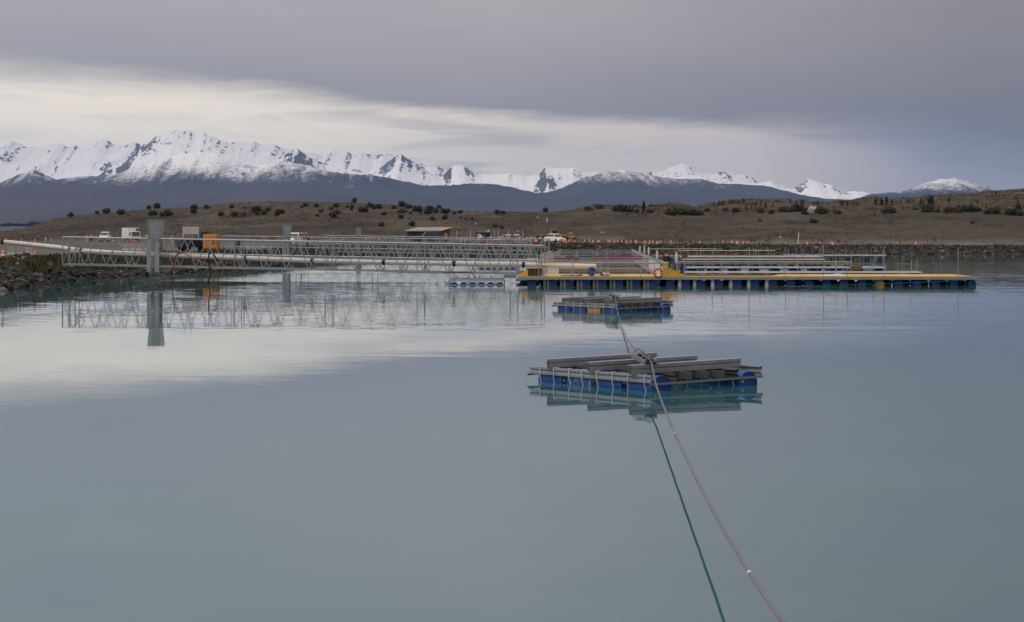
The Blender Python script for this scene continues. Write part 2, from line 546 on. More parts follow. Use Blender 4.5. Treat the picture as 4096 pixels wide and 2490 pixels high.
def gz(u, d):
    """ground height at photo column u, distance d (metres)"""
    u, d = np.broadcast_arrays(np.asarray(u, float), np.asarray(d, float))
    ds, bw, bz = d_shore(u), bank_w(u), bank_z(u)
    dm, dc = d_mid(u), d_crest(u)
    zm = CH + (HOR - y_mid(u)) / F * dm
    zc = CH + (HOR - np.interp(u, CU, CY)) / F * dc
    df = np.interp(u, [0, 2300, 3000], [450, 440, 395])
    zf = bz + np.interp(u, [0, 1500, 3000], [-.05, -.1, .15])
    k = [(ds * 0 + 5, ds * 0 - 3.0), (ds - 7, ds * 0 - 2.2), (ds, ds * 0 - .06), (ds + bw * .55, bz * .72), (ds + bw, bz), (df, zf), (dm, zm), (dc, zc),
         (dc + 260, np.minimum(zc * .25, 5)), (dc + 900, ds * 0 + 2.0), (ds * 0 + 4000, ds * 0 + 5.0), (ds * 0 + 9000, ds * 0 + 36.0), (ds * 0 + 13000, ds * 0 + 60.)]
    z = np.full(d.shape, -3.0)
    for i in range(len(k) - 1):
        d0, z0 = k[i]; d1, z1 = k[i + 1]
        t = np.clip((d - d0) / (d1 - d0), 0, 1)
        tt = t if i < 5 or i > 8 else _smooth(t)
        z = np.where(d >= d0, z0 + (z1 - z0) * tt, z)
    X = (u - 2048) / F * d
    hill = np.clip((d - 455) / 90, 0, 1) * np.clip(1 - np.abs(d - dc) / 60, 0, 1) * 0 + np.clip((d - 455) / 90, 0, 1) * np.clip((1700 - d) / 400, 0, 1)
    crest_keep = 1 - .8 * np.exp(-((d - dc) / 45.0) ** 2)
    und = (fbm(X / 38., d / 55., 4, 3) - .5) * 5.0 + (fbm(X / 9., d / 22., 3, 9) - .5) * 1.1
    z = z + hill * crest_keep * und
    bankm = np.clip((d - ds) / 3, 0, 1) * np.clip((ds + bw + 4 - d) / 4, 0, 1)
    z = z + bankm * (fbm(X / 1.6, d / 1.6, 3, 21) - .5) * np.interp(u, [0, 1200, 2200], [.55, .5, .45])
    yard = np.clip((d - ds - bw) / 6, 0, 1) * np.clip((460 - d) / 60, 0, 1)
    z = z + yard * ((fbm(X / 7., d / 12., 3, 33) - .5) * .16)
    return z


def ground_mat():
    m = bpy.data.materials.new('ground_cover')
    m.use_nodes = True
    t = NT(m.node_tree)
    b = t.N['Principled BSDF']
    at = t.new('ShaderNodeAttribute'); at.attribute_name = 'cover'
    tc = t.new('ShaderNodeTexCoord')
    co = tc.outputs['Object']
    n1 = t.noise(co, .35, 6.0, .65).outputs[0]
    n2 = t.noise(co, .045, 5.0, .6).outputs[0]
    n4 = t.noise(co, 2.6, 3.0, .65).outputs[0]
    k = t.math('ADD', t.math('MULTIPLY', t.math('SUBTRACT', n1, .5), 1.3), t.math('MULTIPLY', t.math('SUBTRACT', n2, .5), 1.3))
    k = t.math('ADD', k, t.math('MULTIPLY', t.math('SUBTRACT', n4, .5), .7))
    k = t.math('ADD', k, 1.0)
    sc = t.new('ShaderNodeVectorMath', operation='SCALE')
    t.L.new(at.outputs['Color'], sc.inputs[0]); t.L.new(k, sc.inputs[3])
    t.L.new(sc.outputs[0], b.inputs['Base Color'])
    b.inputs['Roughness'].default_value = .95
    b.inputs['Specular IOR Level'].default_value = .12
    bp = t.new('ShaderNodeBump'); bp.inputs['Strength'].default_value = .7; bp.inputs['Distance'].default_value = .25
    t.L.new(n4, bp.inputs['Height']); t.L.new(bp.outputs[0], b.inputs['Normal'])
    return m


def grid_mesh(name, X, Y, Z, m, col=None, smooth=True):
    r, c = X.shape
    co = np.stack([X, Y, Z], -1).reshape(-1, 3).astype(np.float32)
    me = bpy.data.meshes.new(name)
    idx = np.arange(r * c).reshape(r, c)
    q = np.stack([idx[:-1, :-1], idx[:-1, 1:], idx[1:, 1:], idx[1:, :-1]], -1).reshape(-1, 4)
    me.vertices.add(r * c); me.vertices.foreach_set('co', co.ravel())
    me.loops.add(q.size); me.loops.foreach_set('vertex_index', q.ravel().astype(np.int32))
    me.polygons.add(len(q)); me.polygons.foreach_set('loop_start', np.arange(0, q.size, 4, dtype=np.int32))
    me.polygons.foreach_set('loop_total', np.full(len(q), 4, np.int32))
    me.update(calc_edges=True)
    if smooth: me.polygons.foreach_set('use_smooth', np.ones(len(q), bool))
    if col is not None:
        a = me.color_attributes.new('cover', 'FLOAT_COLOR', 'POINT')
        a.data.foreach_set('color', np.concatenate([col.reshape(-1, 3), np.ones((r * c, 1))], 1).astype(np.float32).ravel())
    me.materials.append(m)
    ob = bpy.data.objects.new(name, me)
    COL.objects.link(ob)
    return ob


def build_ground():
    u = np.concatenate([np.linspace(-3500, -250, 50), np.arange(-240, 4340, 8.0), np.linspace(4350, 7600, 50)])
    d = np.concatenate([np.linspace(5, 95, 6), np.arange(98, 215, .9), np.arange(215, 300, 2.0), np.arange(300, 362, .9), np.arange(362, 480, 4), np.arange(480, 820, 5), np.arange(820, 1300, 8),
                        np.geomspace(1310, 13000, 40)])
    U, D = np.meshgrid(u, d)
    Z = gz(U, D)
    X = (U - 2048) / F * D
    ds, bw = d_shore(U), bank_w(U)
    n = fbm(X / 14., D / 26., 5, 41)[..., None]
    nf = fbm(X / 3., D / 5., 4, 43)[..., None]
    A = lambda *c: np.array(c)
    gravel = A(.112, .102, .088) * (.8 + .5 * n)
    brown = A(.058, .046, .032) * (.75 + .5 * n)
    gold = A(.076, .056, .030) * (.7 + .6 * nf)
    green = A(.040, .041, .017) * (.6 + .8 * nf)
    soil = A(.052, .044, .036) * (.7 + .6 * nf)
    plain = A(.085, .08, .075) * (.8 + .4 * n)
    s01 = lambda v, a, b: _smooth(np.clip((v - a) / (b - a), 0, 1))[..., None]
    rel = (D - ds) / bw
    c = soil * (1 - s01(rel, .05, .6)) + (green * .75 + soil * .25) * s01(rel, .05, .6)
    # the left bank top is weedy, then a gravel yard and road
    c = c + (gravel - c) * s01(D - ds - bw + (nf[..., 0] - .5) * 5, 0, 5)
    road = np.exp(-((D - (355 + (U - 600) * .012)) / 22.) ** 2)[..., None] * s01(1500 - U, 0, 300)
    c = c * (1 - .5 * road) + A(.125, .125, .130) * .5 * road
    verge = np.exp(-((D - 425 - 25 * (n[..., 0] - .5)) / 22.) ** 2)[..., None] * (1 - s01(U, 2300, 2800))
    c = c + (green * 1.1 - c) * verge * .55
    hill = s01(D + (n[..., 0] - .5) * 60, np.where(U > 2500, 395., 455.), np.where(U > 2500, 470., 500.))
    c = c + (brown - c) * hill
    right = s01(U, 2350, 2800) * s01(D, d_mid(U) - 8, d_mid(U) + 30)
    c = c + (gold - c) * right
    patch = s01(fbm(X / 30., D / 45., 4, 77), .52, .66) * hill
    c = c + (A(.045, .040, .023) - c) * patch * .75
    track = np.exp(-((fbm(X / 70., D / 120., 3, 123) - .5) / .012) ** 2)[..., None] * hill
    c = c + (A(.105, .088, .070) - c) * track * .55
    gul = np.exp(-((fbm(X / 26., D / 60., 4, 211) - .47) / .02) ** 2)[..., None] * hill
    c = c * (1 - .38 * gul)
    bare = s01(fbm(X / 22., D / 34., 4, 99), .58, .7) * hill
    c = c + (A(.096, .076, .058) - c) * bare * .6
    c = c + (plain - c) * s01(D, 1500, 2600)
    ob = grid_mesh('ground', X, D * np.ones_like(U), Z, ground_mat(), np.clip(c, 0, 1))
    return tag(ob, kind='structure')


GROUND = build_ground()


def near_bank():
    """the bank the photographer stands on, behind and below the picture"""
    xs, ys = np.linspace(-160, 160, 120), np.linspace(-90, 13, 60)
    X, Y = np.meshgrid(xs, ys)
    Z = np.interp(Y, [-90, 1.5, 5, 13], [1.9, 1.9, 1.7, -1.2]) + (fbm(X / 2., Y / 2., 3, 8) - .5) * .35
    c = np.array([.075, .068, .045]) * (.6 + .8 * fbm(X / 3., Y / 3., 3, 12))[..., None]
    return tag(grid_mesh('near_bank', X, Y, Z, GROUND.data.materials[0], c), kind='structure')


near_bank()


def build_lake():
    m = bpy.data.materials.new('lake_water')
    m.use_nodes = True
    t = NT(m.node_tree)
    b = t.N['Principled BSDF']
    b.inputs['Base Color'].default_value = (.030, .118, .142, 1)
    b.inputs['Roughness'].default_value = .015
    b.inputs['IOR'].default_value = 1.333
    b.inputs['Specular IOR Level'].default_value = .5
    g = t.new('ShaderNodeNewGeometry')
    sp = t.new('ShaderNodeSeparateXYZ'); t.L.new(g.outputs['Position'], sp.inputs[0])
    x, y = sp.outputs[0], sp.outputs[1]
    def slope(sx, sy, detail, zoff):
        v = t.comb(t.math('MULTIPLY', x, sx), t.math('MULTIPLY', y, sy), zoff)
        n = t.noise(v, 1.0, detail, .5, '3D')
        return t.vmath('SUBTRACT', n.outputs['Color'], (.5, .5, .5))
    def scale(v, k):
        n = t.new('ShaderNodeVectorMath', operation='SCALE')
        t.L.new(v, n.inputs[0]); t.put(n.inputs[3], k)
        return n.outputs[0]
    # breeze patches: rougher beyond the near raft, calm close by
    pv = t.comb(t.math('MULTIPLY', x, .02), t.math('MULTIPLY', y, .035), 4.0)
    pn = t.noise(pv, 1.0, 3.0, .5).outputs[0]
    patch = t.step(pn, .38, .62, .5, 1.25)
    far = t.step(y, 50.0, 76.0, 0.22, 1.0)
    far2 = t.step(y, 85.0, 130.0, 1.0, .55)
    side = t.step(t.math('ADD', x, t.math('MULTIPLY', t.math('SUBTRACT', pn, .5), 20.0)), -24.0, -6.0, .0, 1.0)
    lee = t.step(y, 92.0, 125.0, 0.0, 1.0)
    lee = t.math('SUBTRACT', 1.0, t.math('MULTIPLY', lee, t.math('SUBTRACT', 1.0, t.math('MULTIPLY_ADD', side, .55, .62))))
    amp = t.math('MULTIPLY', patch, t.math('MULTIPLY', far, lee))
    swell = scale(slope(.11, .75, 2.0, 0.0), t.math('MULTIPLY', amp, .0080))
    rip = scale(slope(.60, 2.2, 3.0, 9.0), t.math('MULTIPLY', t.math('MULTIPLY', amp, t.step(y, 74.0, 98.0, 1.0, 2.5)), .0140))
    chop = scale(slope(2.2, 5.0, 2.0, 17.0), .0035)
    # cat's-paw ruffling in the strip of water between the gangways and the left shore: small faces tilted to the viewer
    rz_ = t.math('MULTIPLY', t.step(t.math('ADD', y, t.math('MULTIPLY', t.math('SUBTRACT', pn, .5), 10.0)), 156.0, 163.0), t.step(x, 1.0, 9.0, 1.0, 0.0))
    rz_ = t.math('MULTIPLY', rz_, t.step(t.math('DIVIDE', x, y), -.185, -.165))
    ruf = t.vmath('MULTIPLY', t.vmath('ABSOLUTE', slope(9.0, 3.0, 2.0, 31.0)), (0.0, -1.0, 0.0))
    ruf = scale(t.vmath('ADD', ruf, (0.0, -.08, 0.0)), t.math('MULTIPLY', rz_, .085))
    # a breeze strip round the far raft and along the front of the walkway
    bz_ = t.math('MULTIPLY', t.step(t.math('ADD', y, t.math('MULTIPLY', t.math('SUBTRACT', pn, .5), 14.0)), 84.0, 93.0), t.step(x, -10.0, 0.0))
    bz_ = t.math('MULTIPLY', bz_, t.math('MULTIPLY', t.step(y, 142.0, 150.0, 1.0, 0.0), t.step(x, 24.0, 34.0, 1.0, .35)))
    ruf2 = t.vmath('MULTIPLY', t.vmath('ABSOLUTE', slope(9.0, 3.0, 2.0, 47.0)), (0.0, -1.0, 0.0))
    ruf2 = scale(t.vmath('ADD', ruf2, (0.0, .02, 0.0)), t.math('MULTIPLY', bz_, .075))
    tot = t.vmath('ADD', t.vmath('ADD', swell, rip), t.vmath('ADD', chop, t.vmath('ADD', ruf, ruf2)))
    tot = t.vmath('MULTIPLY', tot, (1.0, 1.0, 0.0))
    nrm = t.vmath('NORMALIZE', t.vmath('ADD', tot, (0, 0, 1)))
    t.L.new(nrm, b.inputs['Normal'])
    xs = np.linspace(-420, 420, 5); ys = np.linspace(-40, 420, 5)
    X, Y = np.meshgrid(xs, ys)
    return tag(grid_mesh('lake', X, Y, X * 0, m, smooth=False), kind='structure')


build_lake()


# ---------------------------------------------------------------- mountains
def rock_snow(name, snow_lo, snow_hi, dark=(.074, .075, .080), seed=0.0, cover=.5, fine=1.0, gully=120.0):  # default dark: rock lightened and blued to imitate distance haze
    m = bpy.data.materials.new(name)
    m.use_nodes = True
    t = NT(m.node_tree)
    b = t.N['Principled BSDF']
    at = t.new('ShaderNodeAttribute'); at.attribute_name = 'cover'   # r: spur height 0..1, g: steepness, b: fraction up the slope
    sp = t.new('ShaderNodeSeparateColor'); t.L.new(at.outputs['Color'], sp.inputs[0])
    g = t.new('ShaderNodeNewGeometry')
    ps = t.new('ShaderNodeSeparateXYZ'); t.L.new(g.outputs['Position'], ps.inputs[0])
    v = t.vmath('ADD', t.vmath('MULTIPLY', g.outputs['Position'], (.013 * fine, .0032 * fine, .012 * fine)), (seed, seed, 0))
    n = t.noise(v, 1.0, 8.0, .68, dist=.5).outputs[0]
    # gullies: streaks running down the fall line, leaning a little
    lean = t.math('MULTIPLY_ADD', ps.outputs[2], .55, ps.outputs[0])
    gv = t.comb(t.math('MULTIPLY', lean, .0125 * fine), t.math('MULTIPLY', ps.outputs[1], .0007), t.math('MULTIPLY', ps.outputs[2], .0015))
    gn = t.noise(gv, 1.0, 5.0, .6, dist=.7).outputs[0]
    hv = t.vmath('MULTIPLY', g.outputs['Position'], (.045, .010, .05))
    hn = t.noise(hv, 1.0, 4.0, .65).outputs[0]
    v2 = t.vmath('ADD', t.vmath('MULTIPLY', g.outputs['Position'], (.0016, .0008, .002)), (seed, 3.0, 0))
    nb = t.noise(v2, 1.0, 4.0, .55).outputs[0]
    alt = t.math('ADD', ps.outputs[2], t.math('ADD', t.math('MULTIPLY', t.math('SUBTRACT', n, .5), 150.0), t.math('MULTIPLY', t.math('SUBTRACT', nb, .5), 200.0)))
    alt = t.math('ADD', alt, t.math('MULTIPLY', t.math('SUBTRACT', gn, .5), gully))
    alt = t.math('ADD', alt, t.math('MULTIPLY', t.math('SUBTRACT', hn, .5), 190.0))
    alt = t.math('ADD', alt, t.step(ps.outputs[0], 1500.0, 2700.0, 0.0, 75.0))
    snow = t.step(alt, snow_lo, snow_hi)
    # wind-scoured rock: steep places and spur crests
    rk = t.math('ADD', t.math('MULTIPLY', sp.outputs[1], 1.25), t.math('MULTIPLY', t.math('SUBTRACT', n, .5), .5))
    rk = t.math('ADD', rk, t.math('MULTIPLY', t.math('SUBTRACT', gn, .5), 1.1))
    rk = t.math('ADD', rk, t.math('MULTIPLY', t.math('SUBTRACT', nb, .5), 1.2))
    rk = t.math('ADD', rk, t.math('MULTIPLY', t.math('SUBTRACT', hn, .5), .8))
    rk = t.math('ADD', rk, t.math('MULTIPLY', t.math('SUBTRACT', sp.outputs[0], .5), .35))
    bare = t.step(rk, cover, cover + .16)
    f = t.math('MULTIPLY', snow, t.math('SUBTRACT', 1.0, bare))
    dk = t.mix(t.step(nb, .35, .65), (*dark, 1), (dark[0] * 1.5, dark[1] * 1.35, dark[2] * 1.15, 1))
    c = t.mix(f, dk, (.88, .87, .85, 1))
    t.L.new(c, b.inputs['Base Color'])
    b.inputs['Roughness'].default_value = .9
    b.inputs['Specular IOR Level'].default_value = .1
    return m


def range_mesh(name, prof, D, Lf, base_y, m, seed, spur=.5, jag=6., sx=260., power=1.25, u0=-1300, u1=5400, du=5.0, rows=110, back=1800., warp=60.):
    """ridge with its crest along the profile (photo columns, rows) at distance D; front slope Lf metres long"""
    u = np.arange(u0, u1, du)
    pu, py = np.array(prof, float).T
    Xc = (u - 2048) / F * D
    t = np.concatenate([np.linspace(0, 1, rows), 1 + np.linspace(.02, 1, 14)])
    U, T = np.meshgrid(u, t)
    s = np.clip(T, 0, 1)
    X = (U - 2048) / F * D
    lw = (fbm(X / 500., T * 2.2 + seed, 3, seed) - .5) * warp * 2 * (1 - s)     # spurs wander sideways down the slope
    yc = np.interp(U + lw, pu, py)
    yb = np.interp(U, *np.array(base_y, float).T)
    Df = D - Lf
    zc = CH + (HOR - yc) / F * D
    zb = CH + (HOR - yb) / F * Df
    Yd = np.where(T <= 1, Df + Lf * s, D + (T - 1) * back)
    rg = ridged((X + lw * 1.6) / sx, Yd / (sx * 2.6) + seed, 5, seed)
    g = s ** power
    h = zc - zb
    z = zb + h * g
    env = np.sin(np.pi * np.clip(s, 0, 1) ** .9) ** .8
    z = z + h * spur * (rg - .42) * env * .55
    z = z + (ridged(X / 55., Yd / 60., 4, seed + 5) - .5) * jag * 1.3 * (.15 + .85 * s) * np.clip(h / 250., .2, 1)
    z = np.where(T > 1, zc + (z - (zb + h)) - (T - 1) * h * .9, z)
    dzx = np.gradient(z, axis=1) / (du / F * D)
    dzy = np.gradient(z, axis=0) / np.maximum(np.gradient(Yd, axis=0), 1)
    steep = np.clip(np.sqrt(dzx ** 2 + dzy ** 2) / 1.1, 0, 1)
    col = np.stack([np.clip(rg, 0, 1), steep, s], -1)
    X2 = (U - 2048) / F * (D * .35 + Yd * .65)
    ob = grid_mesh(name, X2, Yd, z, m, col)
    return tag(ob, kind='structure')


BACK = [(-1300, 600), (-600, 570), (-250, 600), (0, 586), (8, 584), (45, 562), (75, 572), (97, 584), (142, 592), (195, 590), (229, 572), (260, 580), (280, 592), (298, 580), (312, 592), (341, 582), (373, 576),
        (410, 562), (430, 564), (459, 579), (491, 579), (528, 569), (548, 569), (568, 583), (640, 600), (780, 600), (905, 566), (933, 566), (1000, 568), (1016, 566), (1045, 581), (1101, 580), (1122, 591),
        (1158, 601), (1211, 606), (1260, 614), (1292, 628), (1312, 622), (1337, 603), (1360, 606), (1390, 605), (1410, 620), (1444, 612), (1479, 616), (1503, 624), (1540, 610), (1568, 618), (1649, 640),
        (1682, 650), (1702, 662), (1726, 656), (1751, 662), (1777, 679), (1850, 690), (1921, 699), (1942, 694), (2000, 697), (2114, 712), (2187, 690), (2276, 680), (2325, 688), (2349, 690), (2381, 685), (2402, 692), (2480, 705), (2588, 698),
        (2605, 684), (2633, 690), (2666, 676), (2698, 662), (2731, 653), (2751, 658), (2771, 672), (2804, 686), (2832, 694), (2869, 696), (2889, 686), (2913, 698), (2966, 698), (3004, 708), (3027, 730), (3150, 762),
        (3200, 755), (3300, 757), (3387, 770), (3500, 790), (5400, 800)]
MID = [(-1300, 740), (-500, 700), (0, 735), (60, 720), (300, 712), (400, 703), (440, 670), (500, 640), (568, 586), (609, 557), (645, 537), (686, 527), (708, 518), (751, 525), (785, 535), (812, 531), (836, 541),
       (860, 549), (889, 562), (905, 572), (950, 590), (1010, 610), (1080, 630), (1110, 640), (1150, 615), (1179, 594), (1195, 597), (1225, 620), (1260, 640), (1310, 660), (1380, 668), (1470, 690), (1520, 670), (1560, 642), (1601, 615),
       (1617, 624), (1660, 650), (1720, 690), (1770, 706), (1804, 668), (1836, 660), (1856, 664), (1893, 691), (1921, 702), (1960, 700), (2000, 697), (2024, 692), (2053, 700), (2089, 702), (2114, 708), (2154, 696), (2187, 666),
       (2205, 672), (2227, 672), (2276, 674), (2292, 672), (2325, 690), (2370, 715), (2450, 745), (2560, 740), (2660, 718), (2730, 700), (2800, 702), (2900, 725), (3000, 735), (3049, 731), (3085, 725), (3116, 741),
       (3173, 756), (3200, 737), (3231, 719), (3262, 721), (3294, 737), (3320, 737), (3351, 757), (3387, 768), (3414, 763), (3445, 766), (3480, 776), (3550, 792), (5400, 800)]
FRONT = [(-1300, 700), (-700, 745), (-250, 690), (0, 730), (60, 705), (138, 677), (180, 700), (227, 718), (333, 706), (381, 706), (480, 690), (560, 672), (640, 640), (730, 614), (800, 607), (870, 612), (950, 640), (1040, 660), (1130, 645),
         (1200, 655), (1300, 680), (1400, 695), (1500, 700), (1600, 722), (1700, 741), (1780, 742), (1900, 733), (1980, 736), (2060, 752), (2140, 772), (2190, 770), (2250, 752), (2330, 715), (2380, 700), (2430, 686), (2487, 680),
         (2528, 688), (2588, 695), (2640, 708), (2720, 716), (2800, 716), (2880, 735), (2960, 738), (3050, 742), (3130, 760), (3200, 780), (3300, 795), (3400, 800), (3440, 790), (3480, 778), (3556, 769), (3596, 772), (3636, 757), (3690, 735),
         (3756, 716), (3792, 719), (3819, 712), (3845, 721), (3903, 730), (3948, 746), (3992, 768), (4060, 800), (4300, 820), (5400, 815)]
APRON = [(-1300, 770), (0, 752), (150, 742), (300, 736), (430, 742), (600, 748), (800, 745), (1000, 752), (1200, 742), (1400, 752), (1600, 770), (1800, 782), (2000, 785), (2200, 795), (2400, 775), (2600, 770), (2800, 772),
         (3000, 780), (3200, 800), (3500, 815), (4000, 812), (5400, 820)]
m_back = rock_snow('far_snow_and_hazed_rock', 60, 200, seed=1.0, cover=.575, fine=1.35)
m_mid = rock_snow('mid_snow_and_hazed_rock', 190, 300, seed=5.0, cover=.53, fine=1.5)
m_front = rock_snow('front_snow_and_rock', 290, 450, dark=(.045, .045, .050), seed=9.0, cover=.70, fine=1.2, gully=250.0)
m_apron = rock_snow('hazed_foothill_tussock', 900, 1000, dark=(.047, .046, .050), seed=13.0)  # tussock colour with some blue-grey distance haze mixed in
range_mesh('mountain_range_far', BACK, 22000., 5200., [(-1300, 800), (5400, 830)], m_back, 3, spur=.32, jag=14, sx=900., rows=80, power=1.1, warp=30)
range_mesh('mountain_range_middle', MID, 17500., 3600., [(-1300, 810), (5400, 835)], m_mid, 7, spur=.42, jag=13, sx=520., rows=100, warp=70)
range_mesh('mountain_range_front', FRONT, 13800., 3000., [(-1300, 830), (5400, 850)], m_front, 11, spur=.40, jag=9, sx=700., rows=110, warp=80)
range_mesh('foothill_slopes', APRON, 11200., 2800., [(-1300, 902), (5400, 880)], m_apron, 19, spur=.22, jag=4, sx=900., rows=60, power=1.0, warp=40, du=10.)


def build_haze():
    mb = MB().box(-42000, 42000, -400, 27000, -4.5, 1000)
    m = bpy.data.materials.new('mountain_air')
    m.use_nodes = True
    t = NT(m.node_tree)
    t.N.remove(t.N['Principled BSDF'])
    pv = t.new('ShaderNodeVolumePrincipled')
    pv.inputs['Color'].default_value = (.25, .51, 1.0, 1)
    pv.inputs['Density'].default_value = 2.8e-5
    pv.inputs['Anisotropy'].default_value = 0.0
    t.L.new(pv.outputs[0], t.N['Material Output'].inputs['Volume'])
    ob = mb.build('haze', m)
    return tag(ob, kind='stuff', label='thin blue mountain haze over the whole basin')


build_haze()

# ---------------------------------------------------------------- drums (shared by all floats)
def drum_mesh(m, name, L=.90, r=.29, n=20):
    h = L / 2
    prof = [(r * .86, -h + .025), (r * .93, -h + .022), (r * .95, -h), (r * .99, -h + .01), (r, -h + .04), (r * .985, -h + .10), (r * .985, -.17), (r * 1.02, -.15), (r * 1.02, -.12), (r * .985, -.10),
            (r * .985, .10), (r * 1.02, .12), (r * 1.02, .15), (r * .985, .17), (r * .985, h - .10), (r, h - .04), (r * .99, h - .01), (r * .95, h), (r * .93, h - .022), (r * .86, h - .025)]
    return mesh_of(MB().lathe(prof, n, axis='X'), name, m, True)
DRUM = {k: drum_mesh(m, k + '_drum') for k, m in (('blue', M_BLUE), ('faded', M_BLUEF), ('tan', M_TAN), ('yellow', M_YELDRUM), ('black', M_BLACK), ('navy', M_BLUESHADE),  # navy: the blue drum with deck shade put into its colour
                                                   ('maroon', M_MAROON), ('teal', mat('teal_plastic', (.02, .14, .15), .5)), ('white', M_TARP))}
BUNG = mesh_of(MB().lathe([(.030, 0), (.034, .006), (.030, .018), (.0, .020)], 10, axis='X'), 'bung', M_TWINE, True)


# ---------------------------------------------------------------- the two drum rafts
AV, BV = Vector((-.60, .80, 0)), Vector((.80, .60, 0))     # raft axes: A runs back-left along the drums, B runs back-right
SIG = [(.055, 0), (0, 0), (0, .078), (.026, .096), (.026, .116), (0, .124), (0, .195), (.055, .197)]


def make_raft(name, origin, label, kinds, group):
    r = thing(name, origin, label, 'raft', group)
    def pt(a, b, z): return AV * a + BV * b + Vector((0, 0, z))
    rot = math.atan2(AV.y, AV.x)
    LA, LB = 4.44, 3.30
    for row, (b, ks) in enumerate(((.31, kinds), (2.97, ['blue', 'blue', 'faded', 'blue']))):
        for i in range(4):
            a = .47 + i * 1.10
            dr = part('drum', DRUM[ks[i]].copy() if False else DRUM[ks[i]], r, pt(a, b, .055), (random.uniform(0, 6.28), 0, rot))
            if ks[i] in ('tan', 'faded') and row == 0: dr['label'] = 'tan drum' if ks[i] == 'tan' else 'drum with faded chalky patches'
            for (yy, zz) in ((.18, .05), (-.08, -.17)):
                bg = part('bung', BUNG, dr, (-.428, yy, zz), (0, 0, math.pi))
            dr.rotation_euler = (0 if i == 0 else random.uniform(-.3, .3), 0, rot)
    # long side channels along A
    def chan(nm, b, z0, h, sgn, m=M_PURLIN, a0=-.03, a1=LA + .02):
        w = .07
        prof = [(w, .018), (w, 0), (0, 0), (0, h * .26), (.04, h * .46), (.04, h * .60), (0, h * .74), (0, h), (w, h), (w, h - .018)]
        MB().channel(pt(a0, b, z0), pt(a1, b, z0), prof, .005, BV * sgn).build(nm, m, r)
    chan('side_beam', -.05, .185, .165, 1)
    chan('side_beam', LB + .05, .19, .25, -1)
    chan('inner_beam', .68, .20, .17, 1, M_DKSTEEL)
    chan('inner_beam', 2.60, .20, .19, -1, M_DKSTEEL)
    for b in (1.20, 1.72, 2.20):
        MB().channel(pt(.0, b, .215), pt(LA - .1, b, .215), [(.06, 0), (0, 0), (0, .15), (.06, .15)], .006, BV).build('joist', M_DKSTEEL, r)
    # angle irons along B under the joists
    for a, nm in ((-.045, 'front_angle'), (LA + .05, 'rear_angle')):
        MB().channel(pt(a, -.09, .135), pt(a, LB + .06, .185), [(.06, .0), (0, 0), (0, .045)], .006, AV).build(nm, M_GALVD, r)
    # purlins laid across the top, two nested sections each
    for k, (a, b0, b1) in enumerate(((.50, -.18, 3.17), (2.00, -.18, 3.15), (3.58, -.14, 3.22))):
        tilt = .05
        z = .362
        p0, p1 = pt(a, b0, z), pt(a, b1, z + tilt)
        pu = MB().channel(p0, p1, SIG, .005, AV).build('purlin', M_PURLIN, r)
        MB().channel(pt(a + .10, b0 + .02, z), pt(a + .10, b1 + .02, z + tilt), SIG, .005, AV).build('purlin', M_PURLIN, r)
        for q in (.06, .33, .66, .95):
            c = p0.lerp(p1, q) - AV * .006 + Vector((0, 0, .03))
            MB().tube([c, c - AV * .012], .011, 6).build('bolt', M_GALVD, pu)
    # white lashings round the front-left drums
    for i in range(4):
        for e in ((-.27, .0), (.27, .0)):
            a = .47 + i * 1.10 + e[0] + random.uniform(-.04, .04)
            j = random.uniform(-.03, .03)
            path = [pt(a, .0, .365), pt(a, -.072, .368), pt(a, -.078, .25), pt(a + j * .4, -.078, .14), pt(a + j, -.05, .04), pt(a + j, -.03, -.06)]
            MB().tube(path, .0105, 6).build('lashing', M_TWINE, r)
    for i in range(4):
        for e in (-.25, .25):
            a = .47 + i * 1.10 + e
            path = [pt(a, 2.66, .385), pt(a, 2.64, .25), pt(a, 2.655, .10), pt(a, 2.70, -.05)]
            MB().tube(path, .0095, 6).build('lashing', M_TWINE, r)
    # roller guide for the mooring rope: two side plates and hoops
    G0, G1_ = pt(.45, .36, .60), pt(2.0, 1.25, .70)
    gv = (G1_ - G0); gs = gv.cross(Vector((0, 0, 1))).normalized()
    gp = lambda t, s_, z: G0 + gv * t + gs * s_ + Vector((0, 0, z))
    gd = MB().bar(gp(0, -.14, 0), gp(1, -.14, 0), .014, .12).build('rope_guide', M_GALV, r)
    MB().bar(gp(0, .14, 0), gp(1, .14, 0), .014, .12).build('guide_plate', M_GALV, gd)
    for t_ in (.05, .95):
        MB().bar(gp(t_, -.15, -.055), gp(t_, .15, -.055), .06, .02).build('guide_foot', M_GALV, gd)
    for t_ in (.06, .36, .66, .94):
        pts = []
        for k in range(9):
            th = math.pi * k / 8
            pts.append(gp(t_, -.10 * math.cos(th), .01 + .13 * math.sin(th)))
        MB().tube(pts, .014, 6).build('hoop', M_GALVD, gd)
        MB().tube([gp(t_ - .04, -.12, .0), gp(t_ - .04, .12, .0)], .028, 8).build('roller', M_BLACK, gd)
    return r


N1 = Vector((3.139, 50.54, 0))
N2 = Vector((X_(2462, 99.7), 99.7, 0))
RAFT1 = make_raft('drum_raft', N1, 'near blue drum raft with galvanised purlins, the larger of the two on the open water', ['blue', 'blue', 'faded', 'blue'], 'drum rafts on the mooring rope')
RAFT2 = make_raft('drum_raft', N2, 'far blue drum raft with one tan drum, floating just in front of the yellow walkway', ['blue', 'tan', 'blue', 'blue'], 'drum rafts on the mooring rope')


